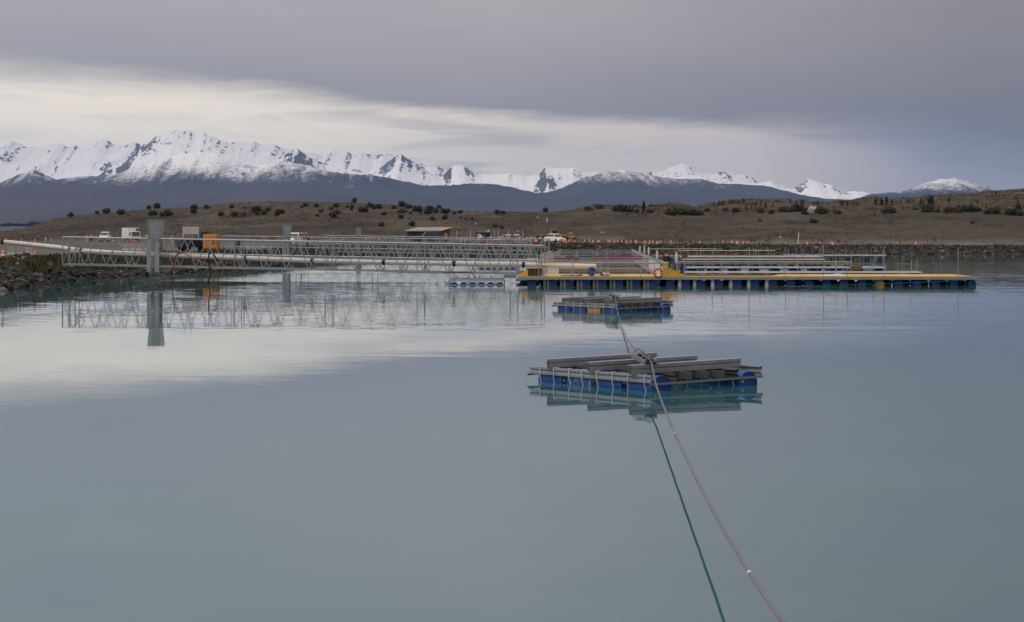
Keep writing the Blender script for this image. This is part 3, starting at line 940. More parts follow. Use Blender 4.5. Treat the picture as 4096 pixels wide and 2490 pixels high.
def rope_twist(name, pts, r, m, parent=None):
    """laid rope: smooth path with three visible strands"""
    v = [Vector(p) for p in pts]
    # Catmull-Rom
    out = []
    for i in range(len(v) - 1):
        p0, p1, p2, p3 = v[max(i - 1, 0)], v[i], v[i + 1], v[min(i + 2, len(v) - 1)]
        L = (p2 - p1).length
        k = max(4, int(L / .12))
        for j in range(k):
            t = j / k
            out.append(.5 * ((2 * p1) + (p2 - p0) * t + (2 * p0 - 5 * p1 + 4 * p2 - p3) * t * t + (3 * p1 - p0 - 3 * p2 + p3) * t ** 3))
    out.append(v[-1])
    mb = MB()
    n = 9
    s = 0.0
    vs, fs = [], []
    for i, p in enumerate(out):
        d = (out[min(i + 1, len(out) - 1)] - out[max(i - 1, 0)]).normalized()
        a = d.cross(Vector((0, 0, 1))).normalized(); b = a.cross(d)
        if i: s += (p - out[i - 1]).length
        wob = a * math.sin(s * 2.1) * .0012 + b * math.sin(s * 1.3 + 1) * .0012
        for j in range(n):
            th = 2 * math.pi * j / n + s * 9.0
            rr = r * (1 + .12 * math.cos(3 * 2 * math.pi * j / n))
            vs.append(p + wob + (a * math.cos(th) + b * math.sin(th)) * rr)
    for i in range(len(out) - 1):
        for j in range(n):
            q = (j + 1) % n
            fs.append((i * n + j, i * n + q, (i + 1) * n + q, (i + 1) * n + j))
    mb.add(vs, fs)
    return mb.build(name, m, parent, smooth=True), out


def rope_pt(px, py, z):
    d = F * (CH - z) / (py - HOR)
    return Vector((X_(px, d), d, z))


def rp(b, a, z, o): return o + AV * a + BV * b + Vector((0, 0, z))


_rx = lambda d: 2.16457e-4 * d * d + 1.798e-2 * d + 1.6716
rope_pts = [Vector((_rx(6.5), 6.5, 1.62)), Vector((_rx(10.5), 10.5, 1.02))]
rope_pts += [Vector((_rx(d), d, z)) for d, z in ((14., .78), (17.2, .645), (20., .55), (24., .465), (28., .412), (33., .38), (38., .372), (43., .392), (47., .45))]
rope_pts += [rp(.37, .47, .64, N1), rp(.80, 1.22, .71, N1), rp(1.25, 2.0, .76, N1),
            rope_pt(2540, 1400, .42), rope_pt(2522, 1376, .24), rope_pt(2508, 1352, .14), rope_pt(2497, 1330, .09), rope_pt(2488, 1306, .09), rope_pt(2478, 1276, .15), rope_pt(2468, 1240, .40), rp(.37, .47, .655, N2), rp(.80, 1.22, .71, N2), rp(1.25, 2.0, .76, N2)]
ROPE = thing('mooring_rope', (1.8, 6.5, 1.62), 'long grey-brown mooring rope sagging over the water from the bottom edge to both rafts', 'rope')
_o, _p = rope_twist('rope_strand', [p - ROPE.location for p in rope_pts], .0175, M_ROPE, ROPE)
for q in (rope_pt(2699, 1733, .375), rope_pt(2998, 2289, .55)):
    q = q - ROPE.location
    k = min(range(len(_p)), key=lambda i: (_p[i] - q).length)
    pts = [_p[k] + (_p[k + 1] - _p[k]).normalized() * s for s in (-.05, -.03, .0, .03, .05)]
    MB().tube(pts, [.019, .022, .023, .022, .019], 8).build('whipping', M_TWINE, ROPE)
    c = pts[2]
    MB().tube([c, c + Vector((.03, -.01, -.03)), c + Vector((.035, -.01, -.09))], .004, 5).build('loose_end', M_TWINE, ROPE)


# ---------------------------------------------------------------- gangways with lattice sides
def warren(mbs, A0, A1, B0, B1, bays, r):
    """A0->A1 bottom chord, B0->B1 top chord; returns list of member end pairs"""
    out = []
    for i in range(bays):
        t0, t1 = i / bays, (i + 1) / bays
        tm = (t0 + t1) / 2
        b0, b1, tp = A0.lerp(A1, t0), A0.lerp(A1, t1), B0.lerp(B1, tm)
        out.append((b0, tp)); out.append((tp, b1))
    return out


def make_gangway(label, pl, pr, dl, dr, zl, zr, bays, width, mrad, height, extras):
    """pl/pr photo columns of the ends, dl/dr distances, zl/zr height of the bottom chord"""
    L0, R0 = Vector((X_(pl, dl), dl, zl)), Vector((X_(pr, dr), dr, zr))
    g = thing('gangway', L0, label, 'gangway', 'lattice gangways to the fish farm')
    up = Vector((0, 0, height))
    nrm = (R0 - L0).cross(Vector((0, 0, 1))).normalized() * -width
    for k, off in enumerate((Vector(), nrm)):
        a0, a1 = L0 + off, R0 + off
        MB().bar(a0, a1, .07, .09).build('bottom_chord', M_GALV, g, True)
        MB().tube([a0 + up, a1 + up], .05, 8).build('top_chord', M_GALV, g, True)
        for p, q in warren(None, a0, a1, a0 + up, a1 + up, bays, mrad):
            MB().tube([p, q], mrad, 6).build('diagonal', M_GALV, g, True)
        MB().tube([a0, a0 + up], .045, 6).build('end_post', M_GALV, g, True)
        MB().tube([a1, a1 + up], .045, 6).build('end_post', M_GALV, g, True)
        for t in extras:
            for e in (-.25, .25) if k == 0 else (0,):
                c = a0.lerp(a1, t) + (a1 - a0).normalized() * e
                MB().tube([c, c + up], .032, 6).build('splice_post', M_GALV, g, True)
        hr = Vector((0, 0, height * .48))
        MB().tube([a0 + hr + nrm * (.06 if k == 0 else -.06), a1 + hr + nrm * (.06 if k == 0 else -.06)], .033, 6).build('handrail', M_WHITE if k else M_RAIL, g, True)
    # cross beams and deck planks
    n = bays * 2
    for i in range(n + 1):
        c = L0.lerp(R0, i / n)
        MB().bar(c + nrm * .02, c + nrm * .98, .06, .06).build('cross_beam', M_GALVD, g, True)
    for i in range(bays):
        c0, c1 = L0.lerp(R0, i / bays + .001), L0.lerp(R0, (i + 1) / bays - .001)
        MB().bar(c0 + nrm * .5 + Vector((0, 0, .07)), c1 + nrm * .5 + Vector((0, 0, .07)), width * .8, .03).build('deck_panel', M_GALVD, g, True)
    return g, L0, R0, nrm


G1, g1a, g1b, g1n = make_gangway('nearest lattice gangway carrying the white pipe, from the left bank to the walkway', 250, 2165, 156, 150.5, 1.26, .70, 21, 1.45, .033, 1.92, (.02, .375, .565, .755, .945))
G2, g2a, g2b, g2n = make_gangway('middle lattice gangway, its tall grey gate beside the white utility vehicle', 890, 2120, 214, 211, 1.20, .80, 19, 1.45, .031, 1.92, (.25, .5, .75))
G3, g3a, g3b, g3n = make_gangway('farthest lattice gangway, in front of the brown shed', 1300, 2195, 268, 266, 1.15, .75, 17, 1.45, .031, 1.92, (.33, .66))


def gate_tower(label, px, d, ztop, wtop, zrail, zbot, depth, lab2):
    g = thing('security_gate', (X_(px, d), d, zbot), label, 'gate', 'tall gates on the gangways')
    w = wtop / 2
    hb = zrail - zbot
    ht = ztop - zbot
    # flared mesh wing above the handrail, on both sides of the gangway
    for y in (-.10, depth + .10):
        MB().prism([(-w * .60, hb * .93), (w * .66, hb * .93), (w * 1.02, ht), (-w * .98, ht)], y - .02, y + .02).build('wing_panel', M_MESH, g)
        fr = MB()
        for a, b in (((-w * .60, hb * .93), (-w * .98, ht)), ((-w * .98, ht), (w * 1.02, ht)), ((w * 1.02, ht), (w * .66, hb * .93))):
            fr.tube([(a[0], y - .03, a[1]), (b[0], y - .03, b[1])], .02, 6)
        fr.build('wing_frame', M_GALV, g)
    for x0, x1 in ((-w * 1.05, -w * .45), (w * .10, w * .72)):
        MB().box(x0, x1, -.06, -.01, 0, hb).build('side_panel', M_GALV, g)
        MB().box(x0, x1, depth + .01, depth + .06, 0, hb).build('side_panel', M_GALV, g)
    for x in (-w * .75, w * .4):
        MB().box(x - .05, x + .05, -.0, depth, hb - .02, hb + .06).build('lintel', M_GALV, g)
    MB().box(-w * .02, w * .06, .1, depth - .1, .45, hb - .05).build('gate_leaf', M_MESH, g)
    MB().tube([(-w * 1.0, -.08, hb + .06), (w * 1.0, -.08, hb - .06)], .03, 6).build('top_bar', M_GALV, g)
    return g


def along(a, b, px):
    t0, t1 = 0.0, 1.0
    for _ in range(40):
        tm = (t0 + t1) / 2
        c = a.lerp(b, tm)
        if 2048 + F * c.x / c.y < px: t0 = tm
        else: t1 = tm
    return a.lerp(b, t0)


for lab, (a, b, n), px, yt, wpx, yb in (('largest grey mesh gate tower on the nearest gangway', (g1a, g1b, g1n), 617, 881, 56, 1088),
                                        ('mid-sized grey mesh gate tower just left of the white utility vehicle', (g2a, g2b, g2n), 1145, 902, 30, 1024),
                                        ('smallest grey mesh gate tower on the farthest gangway', (g3a, g3b, g3n), 1433, 912, 17, 1020)):
    c = along(a, b, px)
    gate_tower(lab, px, c.y, Z_(yt, c.y), wpx / F * c.y, c.z + 1.98, Z_(yb, c.y), n.y if n.y > 0 else 1.45, None)


# big white pipe carried inside the nearest gangway
PIPE = thing('feed_pipe', P(8, 968, 161), 'long white plastic pipe running through the nearest gangway to the yellow deck', 'pipe')
pp = []
for px, py in ((8, 968), (120, 979), (245, 992), (330, 1004), (450, 1012), (620, 1020), (900, 1030), (1250, 1044), (1540, 1050), (1820, 1055), (2095, 1060), (2240, 1063), (2385, 1066)):
    d = 161 if px < 200 else np.interp(px, [200, 330, 2165, 2400], [160, 157.2, 151.4, 150.6])
    pp.append(P(px, py, d))
MB().tube([p - PIPE.location for p in pp], .165, 14).build('pipe_run', M_WHITEP, PIPE, smooth=True)
for px in (338, 980, 1258, 1537, 1818, 2098, 10):
    q = min(range(len(pp) - 1), key=lambda i: 0 if pp[i].x <= X_(px, pp[i].y) <= pp[i + 1].x + .2 else abs(pp[i].x - X_(px, pp[i].y)) + 1)
    a, b = pp[q], pp[q + 1]
    t = max(0, min(1, (X_(px, (a.y + b.y) / 2) - a.x) / (b.x - a.x)))
    c = a.lerp(b, t) - PIPE.location
    dd = (b - a).normalized() * .10
    MB().tube([c - dd, c + dd], .19, 12).build('collar', M_BLACK, PIPE)

# hoses hanging from the nearest gangway
def hose(name, label, pts, r, m):
    p0 = P(*pts[0])
    h = thing(name, p0, label, 'hose', 'hoses on the gangway')
    v = [P(*p) - p0 for p in pts]
    out = []
    for i in range(len(v) - 1):
        a, b, c, e = v[max(i - 1, 0)], v[i], v[i + 1], v[min(i + 2, len(v) - 1)]
        for j in range(6):
            t = j / 6
            out.append(.5 * ((2 * b) + (c - a) * t + (2 * a - 5 * b + 4 * c - e) * t * t + (3 * b - a - 3 * c + e) * t ** 3))
    out.append(v[-1])
    MB().tube(out, r, 8).build('hose_run', m, h, smooth=True)
    MB().tube([out[0] - Vector((.06, 0, 0)), out[0] + Vector((.06, 0, .02))], r * 1.6, 8).build('coupling', M_GALVD, h)
    return h
hose('hose', 'dark red hose looping over the rail and dropping into the water', [(722, 1009, 154.6), (708, 1018, 154.4), (698, 1040, 154.3), (693, 1070, 154.3), (691, 1100, 154.3), (692, 1135, 154.3)], .045, M_DRED)
hose('hose', 'faded pink hose sagging from the rail to the bottom of the gangway', [(722, 1010, 154.8), (745, 1018, 154.6), (775, 1036, 154.4), (830, 1058, 154.3), (880, 1068, 154.2), (960, 1072, 154.2), (1160, 1078, 154.0)], .045, M_PINK)
hose('hose', 'black hose arching over the rail down to the water, below the orange machine', [(872, 1052, 154.6), (862, 1030, 154.5), (848, 1012, 154.4), (838, 1012, 154.2), (835, 1030, 154.1), (836, 1060, 154.1), (841, 1090, 154.1), (838, 1115, 154.1), (833, 1130, 154.1), (833, 1140, 154.1)], .05, M_BLACK)
hose('hose', 'thin dark hose lying along the gangway foot and curling onto the small pontoon', [(1160, 1078, 153.9), (1400, 1082, 153.2), (1620, 1089, 152.5), (1800, 1092, 151.4), (1868, 1089, 150.6), (1890, 1096, 150.2), (1901, 1112, 149.9)], .045, M_DRED)
hose('hose', 'short pink hose end sticking up from the gangway deck', [(1519, 1084, 153.3), (1530, 1080, 153.2), (1541, 1072, 153.2)], .04, M_PINK)

# ---------------------------------------------------------------- floating walkways and pens
def pontoon_drums(parent, xs, y, z, kinds, rz=math.pi / 2, world=True):
    for i, x in enumerate(xs):
        k = kinds[i] if isinstance(kinds, (list, tuple)) else kinds
        dr = part('drum', DRUM[k], parent, Vector((x, y, z)) - parent.location, (random.uniform(-.4, .4), 0, rz))
        if k not in ('blue', 'black', 'navy'): dr['label'] = k + ' drum'


# -- the front walkway with yellow decking
WD, WW = 147.2, 7.4                       # distance of its front edge, width
WX0, WX1 = X_(2074, WD), X_(3911, WD)
WALK = thing('floating_walkway', ((WX0 + WX1) / 2, WD, 0), 'long front walkway with yellow decking on blue drums', 'walkway', 'yellow walkways of the fish farm')
zb, zt = .42, .60
MB().channel((WX0, WD, zb), (WX1, WD, zb), [(.09, .0), (0, 0), (0, zt - zb), (.09, zt - zb)], .01, Vector((0, 1, 0))).build('front_beam', M_GALV, WALK, True)
MB().box(WX0 - .01, WX1 + .01, WD + WW - .1, WD + WW, zb, zt).build('rear_beam', M_GALVD, WALK, True)
for x in (WX0, WX1 - .1):
    MB().box(x, x + .1, WD + .11, WD + WW - .11, zb, zt - .005).build('end_beam', M_GALV, WALK, True)
MB().box(WX0 + .2, WX1 - .2, WD + 1.6, WD + WW - .3, .40, .47).build('under_frame', M_BLACK, WALK, True)
npan = 17
pw = (WX1 - .25 - WX0 - .1) / npan
for i in range(npan):
    x0 = WX0 + .1 + i * pw
    MB().box(x0 + .012, x0 + pw - .012, WD + .02, WD + WW - .05, zt + .004, zt + .035 + random.uniform(-.003, .003)).build('deck_panel', M_DECK, WALK, True)
xd = [X_(p, WD) for p in (2128, 2212, 2278, 2345, 2410, 2477, 2545, 2612)]
xr = [X_(p, WD) for p in (2682, 2745, 2805, 2877, 2950, 3022, 3094, 3166, 3238, 3308, 3378, 3450, 3522, 3597, 3670, 3745, 3818, 3890)]
kinds = ['navy'] * len(xr)
kinds[12] = 'yellow'
pontoon_drums(WALK, xd, WD + .62, .12, 'navy')
pontoon_drums(WALK, xr, WD + .62, .12, kinds)
pontoon_drums(WALK, [x - .55 for x in xd[1:]], WD + 1.4, .14, 'black')
pontoon_drums(WALK, [x + .6 for x in xr[:-1]], WD + 1.35, .14, 'black')
pontoon_drums(WALK, xd + xr, WD + WW - .7, .12, 'navy')
for i, x in enumerate(xd[1:]):
    for e in (-.62, -.40):
        MB().cbox(x + e, x + e + .16, WD + .12, WD + .5, -.25, zb - .004, .02).build('concrete_block', M_BLOCK, WALK, True)
for x in xr[1:7]:
    MB().lathe([(.02, -.25), (.11, -.15), (.15, .02), (.12, .2), (.13, .40)], 10, (x - .40, WD + .3, 0)).build('white_fender', M_TARP, WALK, True, smooth=True)
for px, ytop in ((2428, 992), (2997, 989), (3294, 987), (3536, 990), (3833, 991)):
    x = X_(px, WD + .1)
    MB().tube([(x, WD + .12, zt), (x, WD + .12, Z_(ytop, WD))], .026, 6).build('tall_pole', M_RAIL, WALK, True)
for px, ytop in ((2155, 1053), (2290, 1054), (2563, 1053), (2669, 1053), (2849, 1049), (3143, 1050), (3390, 1050)):
    x = X_(px, WD + .1)
    MB().tube([(x, WD + .12, zt), (x, WD + .12, Z_(ytop, WD))], .026, 6).build('rail_post', M_RAIL, WALK, True)
MB().tube([(X_(2155, WD), WD + .12, Z_(1053, WD)), (X_(2290, WD), WD + .12, Z_(1053, WD)), (X_(2669, WD), WD + .12, Z_(1056, WD))], .028, 6).build('top_rail', M_RAIL, WALK, True)
for k in range(12):                                                  # posts along its rear edge
    x = WX0 + 1.0 + k * 2.6
    if x < WX1 - 1: MB().tube([(x, WD + WW - .12, zt), (x, WD + WW - .12, zt + 1.0)], .024, 6).build('rail_post', M_RAIL, WALK, True)
# left ramp plate up to the gangway
MB().prism([(X_(2076, WD) , zt + .04), (X_(2112, WD), zt + .04), (X_(2112, WD), zt + .50)], WD + .5, WD + 1.5).build('ramp_plate', M_DECK, WALK, True)
# stair housing (yellow wedge)
MB().prism([(X_(2653, WD), zt + .04), (X_(2745, WD), zt + .04), (X_(2735, WD), zt + .14), (X_(2672, WD), zt + .64), (X_(2654, WD), zt + .64)], WD + .35, WD + 2.2).build('ramp_housing', M_DECK, WALK, True)

# -- things standing on the front walkway
def deck_thing(name, px, py_base, label, cat, d=WD + 1.0):
    return thing(name, (X_(px, d), d, zt + .04), label, cat)
b = thing('fish_bin', (X_(2136, WD + .9), WD + .9, zt + .04), 'dark brown fish bin with a cream rim under the white pipe', 'bin')
MB().loft([[(-.46, -.35, .0), (.46, -.35, .0), (.46, .35, .0), (-.46, .35, .0)], [(-.53, -.40, .50), (.53, -.40, .50), (.53, .40, .50), (-.53, .40, .50)]]).build('bin_body', M_WOOD, b)
MB().box(-.56, .56, -.43, .43, .503, .55).build('rim', M_CREAM, b)
p = thing('pipe_support', (X_(2176, WD + .9), WD + .9, zt + .04), 'pale grey upright holding up the white pipe, right of the dark bin', 'support')
MB().cbox(-.09, .09, -.09, .09, 0, .58, .02).build('column', M_TARP, p)
MB().box(-.11, .11, -.11, .11, .583, .63).build('cradle', M_BLACK, p)
s2 = thing('pipe_support', (X_(2290, WD + .9), WD + .9, zt + .04), 'grey trestle under the right end of the white pipe', 'support')
MB().box(-.05, .05, -.05, .05, .03, .45).build('column', M_GALVD, s2)
MB().box(-.35, .35, -.04, .04, 0, .028).build('foot', M_GALVD, s2)
dr = thing('drum', (X_(2366, WD + .9), WD + .9, zt + .04 + .292), 'blue drum lying end-on on the deck under the pipe mouth', 'drum')
part('drum_shell', DRUM['blue'], dr, (0, 0, 0), (0, 0, math.pi / 2))
for a, z in ((-.16, .08), (.18, -.05)):
    part('bung', BUNG, dr, (a, -.428, z), (0, 0, -math.pi / 2))
pc = thing('pipe_offcut', (X_(2420, WD + .9), WD + .9, zt + .04 + .11), 'short white pipe offcut lying on the yellow deck', 'pipe')
MB().tube([(-.24, -.25, 0), (.26, .25, 0)], .11, 14, cap=False).build('pipe_wall', M_WHITEP, pc, smooth=True)
MB().tube([(-.24, -.25, 0), (.26, .25, 0)], .095, 14).build('bore_shade_plug', M_BLACK, pc)  # solid black core painted in for the shade inside the open pipe
an = thing('cable_pile', (X_(2286, WD + .5), WD + .5, zt + .04), 'rusty hook and cable ends lying on the yellow deck', 'cable')
for k in range(4):
    a = random.uniform(-.2, .2)
    MB().tube([(-.7 + k * .12, a, .02), (-.3, a * .4, .06), (.1 + .1 * k, -a, .03), (.55 + .05 * k, a * .3, .10 if k % 2 else .03), (.72, a, .14 if k == 1 else .03)], .018, 6).build('cable', M_WOOD, an)
lb = thing('lifebuoy', (X_(2633, WD - .07), WD - .07, Z_(1093, WD)), 'red and white lifebuoy hanging on the edge of the walkway', 'lifebuoy')
mb = MB(); n, k = 28, 10
vs, fs = [], []
for i in range(n):
    th = 2 * math.pi * i / n
    for j in range(k):
        ph = 2 * math.pi * j / k
        rr = .265 + .055 * math.cos(ph)
        vs.append((rr * math.cos(th), .045 * math.sin(ph), rr * math.sin(th)))
for i in range(n):
    for j in range(k):
        fs.append((i * k + j, i * k + (j + 1) % k, ((i + 1) % n) * k + (j + 1) % k, ((i + 1) % n) * k + j))
mb.add(vs, fs).build('ring', M_RED, lb, smooth=True)
for th in (0, math.pi / 2, math.pi, 1.5 * math.pi):
    pts = []
    for j in range(9):
        ph = 2 * math.pi * j / 8
        rr = .265 + .060 * math.cos(ph)
        pts.append((rr * math.cos(th), .05 * math.sin(ph), rr * math.sin(th)))
    MB().tube(pts, .011, 5).build('white_band', M_REFL, lb)
MB().tube([(0, 0, .32), (0, .04, .40), (0, .16, .42)], .012, 5).build('hanger', M_GALVD, lb)
bp = thing('black_pipe', (X_(2725, WD + 1.8), WD + 1.2, zt + .045), 'long thin black pipe lying along the right part of the yellow deck', 'pipe')
MB().tube([(0, 0, .05), (2.5, .1, .05), (5.9, .5, .05), (6.4, .9, .10)], .045, 8).build('pipe_run', M_BLACK, bp)
sk = thing('white_sack', (X_(3330, WD + 1.2), WD + 1.2, zt + .04), 'low white tarpaulin lying across the yellow deck', 'tarpaulin')
MB().loft([[(-.9, -.5, 0), (.9, -.35, 0), (.95, .6, 0), (-.7, .5, 0)], [(-.7, -.4, .05), (.6, -.3, .11), (.7, .4, .12), (-.5, .4, .06)], [(-.2, -.1, .10), (.3, -.1, .14), (.3, .2, .14), (-.2, .2, .09)]]).build('sheet', M_TARP, sk)

# mooring line under the front walkway, teal
def line(label, pts, r, m=M_TEAL, cat='line', name='thin_line'):
    p0 = P(*pts[0])
    t_ = thing(name, p0, label, cat)
    MB().tube([P(*q) - p0 for q in pts], r, 5).build('strand', m, t_)
line('thin teal line slung below the right half of the front walkway', [(2760, 1150, 146.3), (3200, 1146, 146.4), (3600, 1134, 146.6), (3855, 1122, 146.9)], .012)
line('thin teal line stretched across the stony left bank', [(-200, 1070, 132), (0, 1086, 130), (200, 1105, 131), (430, 1129, 139)], .014)
line('white rope tied from the gangway rail to the stair, over the pens', [(2530, 1003, 225), (2565, 1022, 200), (2630, 1040, 180), (2655, 1046, 165)], .02, M_TWINE, 'rope', 'white_rope')

# -- small pontoon at the gangway's foot, and the one under the middle gangway
def small_pontoon(label, px0, px1, d, n, ztop):
    x0, x1 = X_(px0, d), X_(px1, d)
    t_ = thing('pontoon', ((x0 + x1) / 2, d, 0), label, 'pontoon', 'small pontoons under the gangway ends')
    for z in (.0, ztop - .19):
        MB().box(x0, x1, d - .02, d + .04, z, z + .055).build('frame_rail', M_GALVD, t_, True)
    for x in (x0, x1 - .06):
        MB().box(x, x + .06, d + .041, d + 1.4, .0, ztop - .1).build('end_frame', M_GALVD, t_, True)
    pontoon_drums(t_, [x0 + .35 + (x1 - x0 - .7) * i / (n - 1) for i in range(n)], d + .52, -.10, 'blue')
    for i in range(2):
        y = d + .15 + i * .9
        MB().channel((x0 + .1, y, ztop - .09), (x1 - .05, y, ztop - .09), [(.06, 0), (0, 0), (0, .11), (.06, .11)], .006, Vector((0, 1, 0))).build('top_channel', M_GALV, t_, True)
    for i in range(4):
        x = x0 + (x1 - x0) * (.15 + .2 * i)
        MB().box(x - .05, x + .05, d + .25, d + .9, ztop + .025, ztop + .20).build('bearer', M_GALV, t_, True)
    MB().box(x1 - .1, x1 + .75, d + .1, d + .9, ztop + .03, ztop + .26).build('end_box', M_GALVD, t_, True)
    return t_
small_pontoon('small steel pontoon with six blue drums under the right end of the nearest gangway', 1795, 2020, 149.3, 6, .45)
small_pontoon('blue drum pontoon half hidden behind the nearest gangway', 1912, 2068, 211.5, 6, .34)

# -- left pen block: a double row of railed pens running away from the front walkway
PA, PB = Vector((1.95, WD + WW + 2.5, 0)), Vector((6.0, 276, 0))
PDIR = (PB - PA).normalized()
PSD = Vector((1, 0, 0))
PWID, NP = 8.65, 8
PL = (PB - PA).length / NP
def make_pen(i):
    o = PA + PDIR * (PL * i)
    nm = ['nearest railed fish pen with a white side curtain, behind the blue drum', 'second railed fish pen back from the front walkway, white curtain on its right', 'third railed fish pen back, with a maroon tarpaulin on its rail',
          'fourth railed fish pen back, maroon tarpaulin on its right half', 'fifth railed fish pen counting back from the front walkway', 'sixth railed fish pen counting back from the front walkway',
          'seventh railed fish pen, last but one before the far bank', 'eighth and farthest railed fish pen below the far bank'][i]
    t_ = thing('fish_pen', o, nm, 'fish pen', 'railed fish pens')
    q = lambda a, b, z: PSD * a + PDIR * b + Vector((0, 0, z))
    W, L = PWID, PL - .05
    for nm2, c0, c1, w in (('near_plank', q(0, .35, .44), q(W, .35, .44), .7), ('left_plank', q(.3, .72, .44), q(.3, L, .44), .6), ('right_plank', q(W - .3, .72, .44), q(W - .3, L, .44), .6)):
        MB().bar(c0, c1, w, .10).build(nm2, M_TIMBER, t_)
    MB().bar(q(.02, -.02, .46), q(W - .02, -.02, .46), .03, .09).build('plank_edge', M_DECK if i in (0, 2) else M_TIMBER, t_)
    MB().bar(q(.7, 3.9, .42), q(W - .7, 3.9, .42), .35, .05).build('cross_plank', M_TIMBER, t_)
    MB().bar(q(.7, 8.2, .42), q(W - .7, 8.2, .42), .35, .05).build('cross_plank', M_TIMBER, t_)
    MB().add([q(.6, .7, .30), q(W - .6, .7, .30), q(W - .6, L, .30), q(.6, L, .30)], [(0, 1, 2, 3)]).build('pen_net', M_NETD, t_)
    for (a, b_) in [(W * k / 4, 0) for k in range(5)] + [(0, L * .5), (W, L * .5)]:
        MB().tube([q(a, b_, .49), q(a, b_, 1.38)], .028, 6).build('post', M_RAIL, t_)
    for z in ((1.38, .95) if i == 0 else (1.38,)):
        MB().tube([q(0, 0, z), q(W, 0, z)], .030, 6).build('cross_rail', M_GALV, t_)
    for a in (0, W):
        MB().tube([q(a, 0, 1.40), q(a, L, 1.40)], .034, 6).build('side_rail', M_GALV, t_)
        MB().add([q(a, .05, .5), q(a, L, .5), q(a, L, 1.36), q(a, .05, 1.36)], [(0, 1, 2, 3)]).build('side_net', M_NET, t_)
    for k in ((1, 2, 3) if i == 0 else (1,) if i < 4 else ()):
        b_ = L * k / 4
        MB().tube([q(0, b_, 1.37), q(W * .5, b_, 1.33), q(W, b_, 1.37)], .009, 5).build('net_wire', M_TWINE, t_)
    if i in (0, 1):
        vs, fs = [], []
        for k in range(13):
            b_ = .1 + L * .95 * k / 12
            w = .05 * math.sin(k * 2.1)
            for z in (.30, .8, 1.33): vs.append(q(W - .25 + w * (1.4 - z), b_, z))
        for k in range(12):
            for j in range(2): fs.append((k * 3 + j, k * 3 + 3 + j, k * 3 + 4 + j, k * 3 + 1 + j))
        MB().add(vs, fs).build('side_curtain', M_WHITE, t_)
        if i == 0: MB().box(.55, 1.35, 1.6, 2.3, .50, 1.25).build('white_cabinet', M_WHITE, t_)
    if i in (2, 3):
        a0, a1 = ((W * .06, W * .30), (W * .45, W * .95))[i - 2]
        vs, fs = [], []
        for k in range(9):
            a = a0 + (a1 - a0) * k / 8
            vs += [q(a, -.06 - .03 * math.sin(k * 1.7), .95), q(a, -.05, 1.15), q(a, -.045, 1.40)]
        for k in range(8):
            for j in range(2): fs.append((k * 3 + j, k * 3 + 3 + j, k * 3 + 4 + j, k * 3 + 1 + j))
        MB().add(vs, fs).build('tarpaulin', M_MAROON, t_)
    for b_ in (.6, L * .5):
        for a in (.5, W * .33, W * .66, W - .5):
            part('drum', DRUM['blue'], t_, q(a, b_, .05), (0, 0, 0))
    return t_
for i in range(NP): make_pen(i)

# insulated bins along the left side of the pens
for i, (px, d, yt, w) in enumerate(((2132, 165, 1035, .66), (2160, 205, 1022, .64), (2181, 235, 1013, .66), (2202, 262, 1006, .62))):
    zt_ = Z_(yt, d)
    t_ = thing('feed_bin', (X_(px, d), d, .30), ordw(i + 1).capitalize().lower() + ' cream insulated bin in the row left of the pens, counted from the front', 'bin', 'cream bins beside the pens')
    h = zt_ - .30
    MB().loft([[(-w * .42, -.4, .1), (w * .42, -.4, .1), (w * .42, .4, .1), (-w * .42, .4, .1)], [(-w * .47, -.45, h - .09), (w * .47, -.45, h - .09), (w * .47, .45, h - .09), (-w * .47, .45, h - .09)]]).build('bin_body', M_CREAM, t_)
    MB().cbox(-w * .52, w * .52, -.5, .5, h - .087, h, .02).build('lid', M_WHITEP, t_)
    MB().box(-w * .45, w * .45, -.4, .4, 0, .098).build('pallet', M_TIMBER, t_)
SW = thing('side_walkway', (1.3, WD + WW + 2, 0), 'narrow grey timber walkway along the left side of the pens, under the cream bins', 'walkway')
MB().bar(Vector((1.0, WD + WW + .3, .22)), Vector((5.0, 276, .22)), 1.5, .12).build('planking', M_TIMBER, SW, True)
for k in range(12):
    d = 158 + k * 10
    part('drum', DRUM['blue'], SW, Vector((1.0 + .033 * (d - 155), d, .0)) - SW.location, (0, 0, 0))
for px, d, y0 in ((2156, 167, 1006), (2136, 190, 1010)):
    MB().tube([(X_(px, d), d, .25), (X_(px, d), d, Z_(y0, d))], .05, 6).build('dark_pole', M_BLACK, SW, True)

# wrapped net poles along the right side of the pens
for i, (px, d, yt) in enumerate(((2706, 170, 1005), (2665, 195, 1000), (2629, 215, 999), (2595, 245, 987), (2578, 262, 985), (2560, 278, 982))):
    zt_ = Z_(yt, d)
    t_ = thing('net_pole', (X_(px, d), d, .28), ordw(i + 1) + ' grey pole wrapped in netting on the right of the pens, counted from the front', 'pole', 'wrapped poles beside the pens')
    MB().tube([(0, 0, 0), (0, 0, zt_ - .30)], .035, 6).build('pole', M_RAIL, t_)
    h = zt_ - .28
    MB().lathe([(.05, h - 1.0), (.11, h - .92), (.12, h - .6), (.10, h - .35), (.075, h - .18), (.0, h)], 9, (0, 0, 0)).build('wrapped_net', M_TARP, t_, smooth=True)
EW = thing('side_walkway', (11.4, WD + WW + 2, 0), 'narrow grey timber walkway along the right side of the pens, under the wrapped poles', 'walkway')
MB().bar(Vector((11.6, WD + WW + .3, .20)), Vector((15.4, 280, .20)), 1.6, .12).build('planking', M_TIMBER, EW, True)
for k in range(12):
    d = 158 + k * 10
    part('drum', DRUM['blue'], EW, Vector((11.6 + .031 * (d - 155), d, .0)) - EW.location, (0, 0, 0))
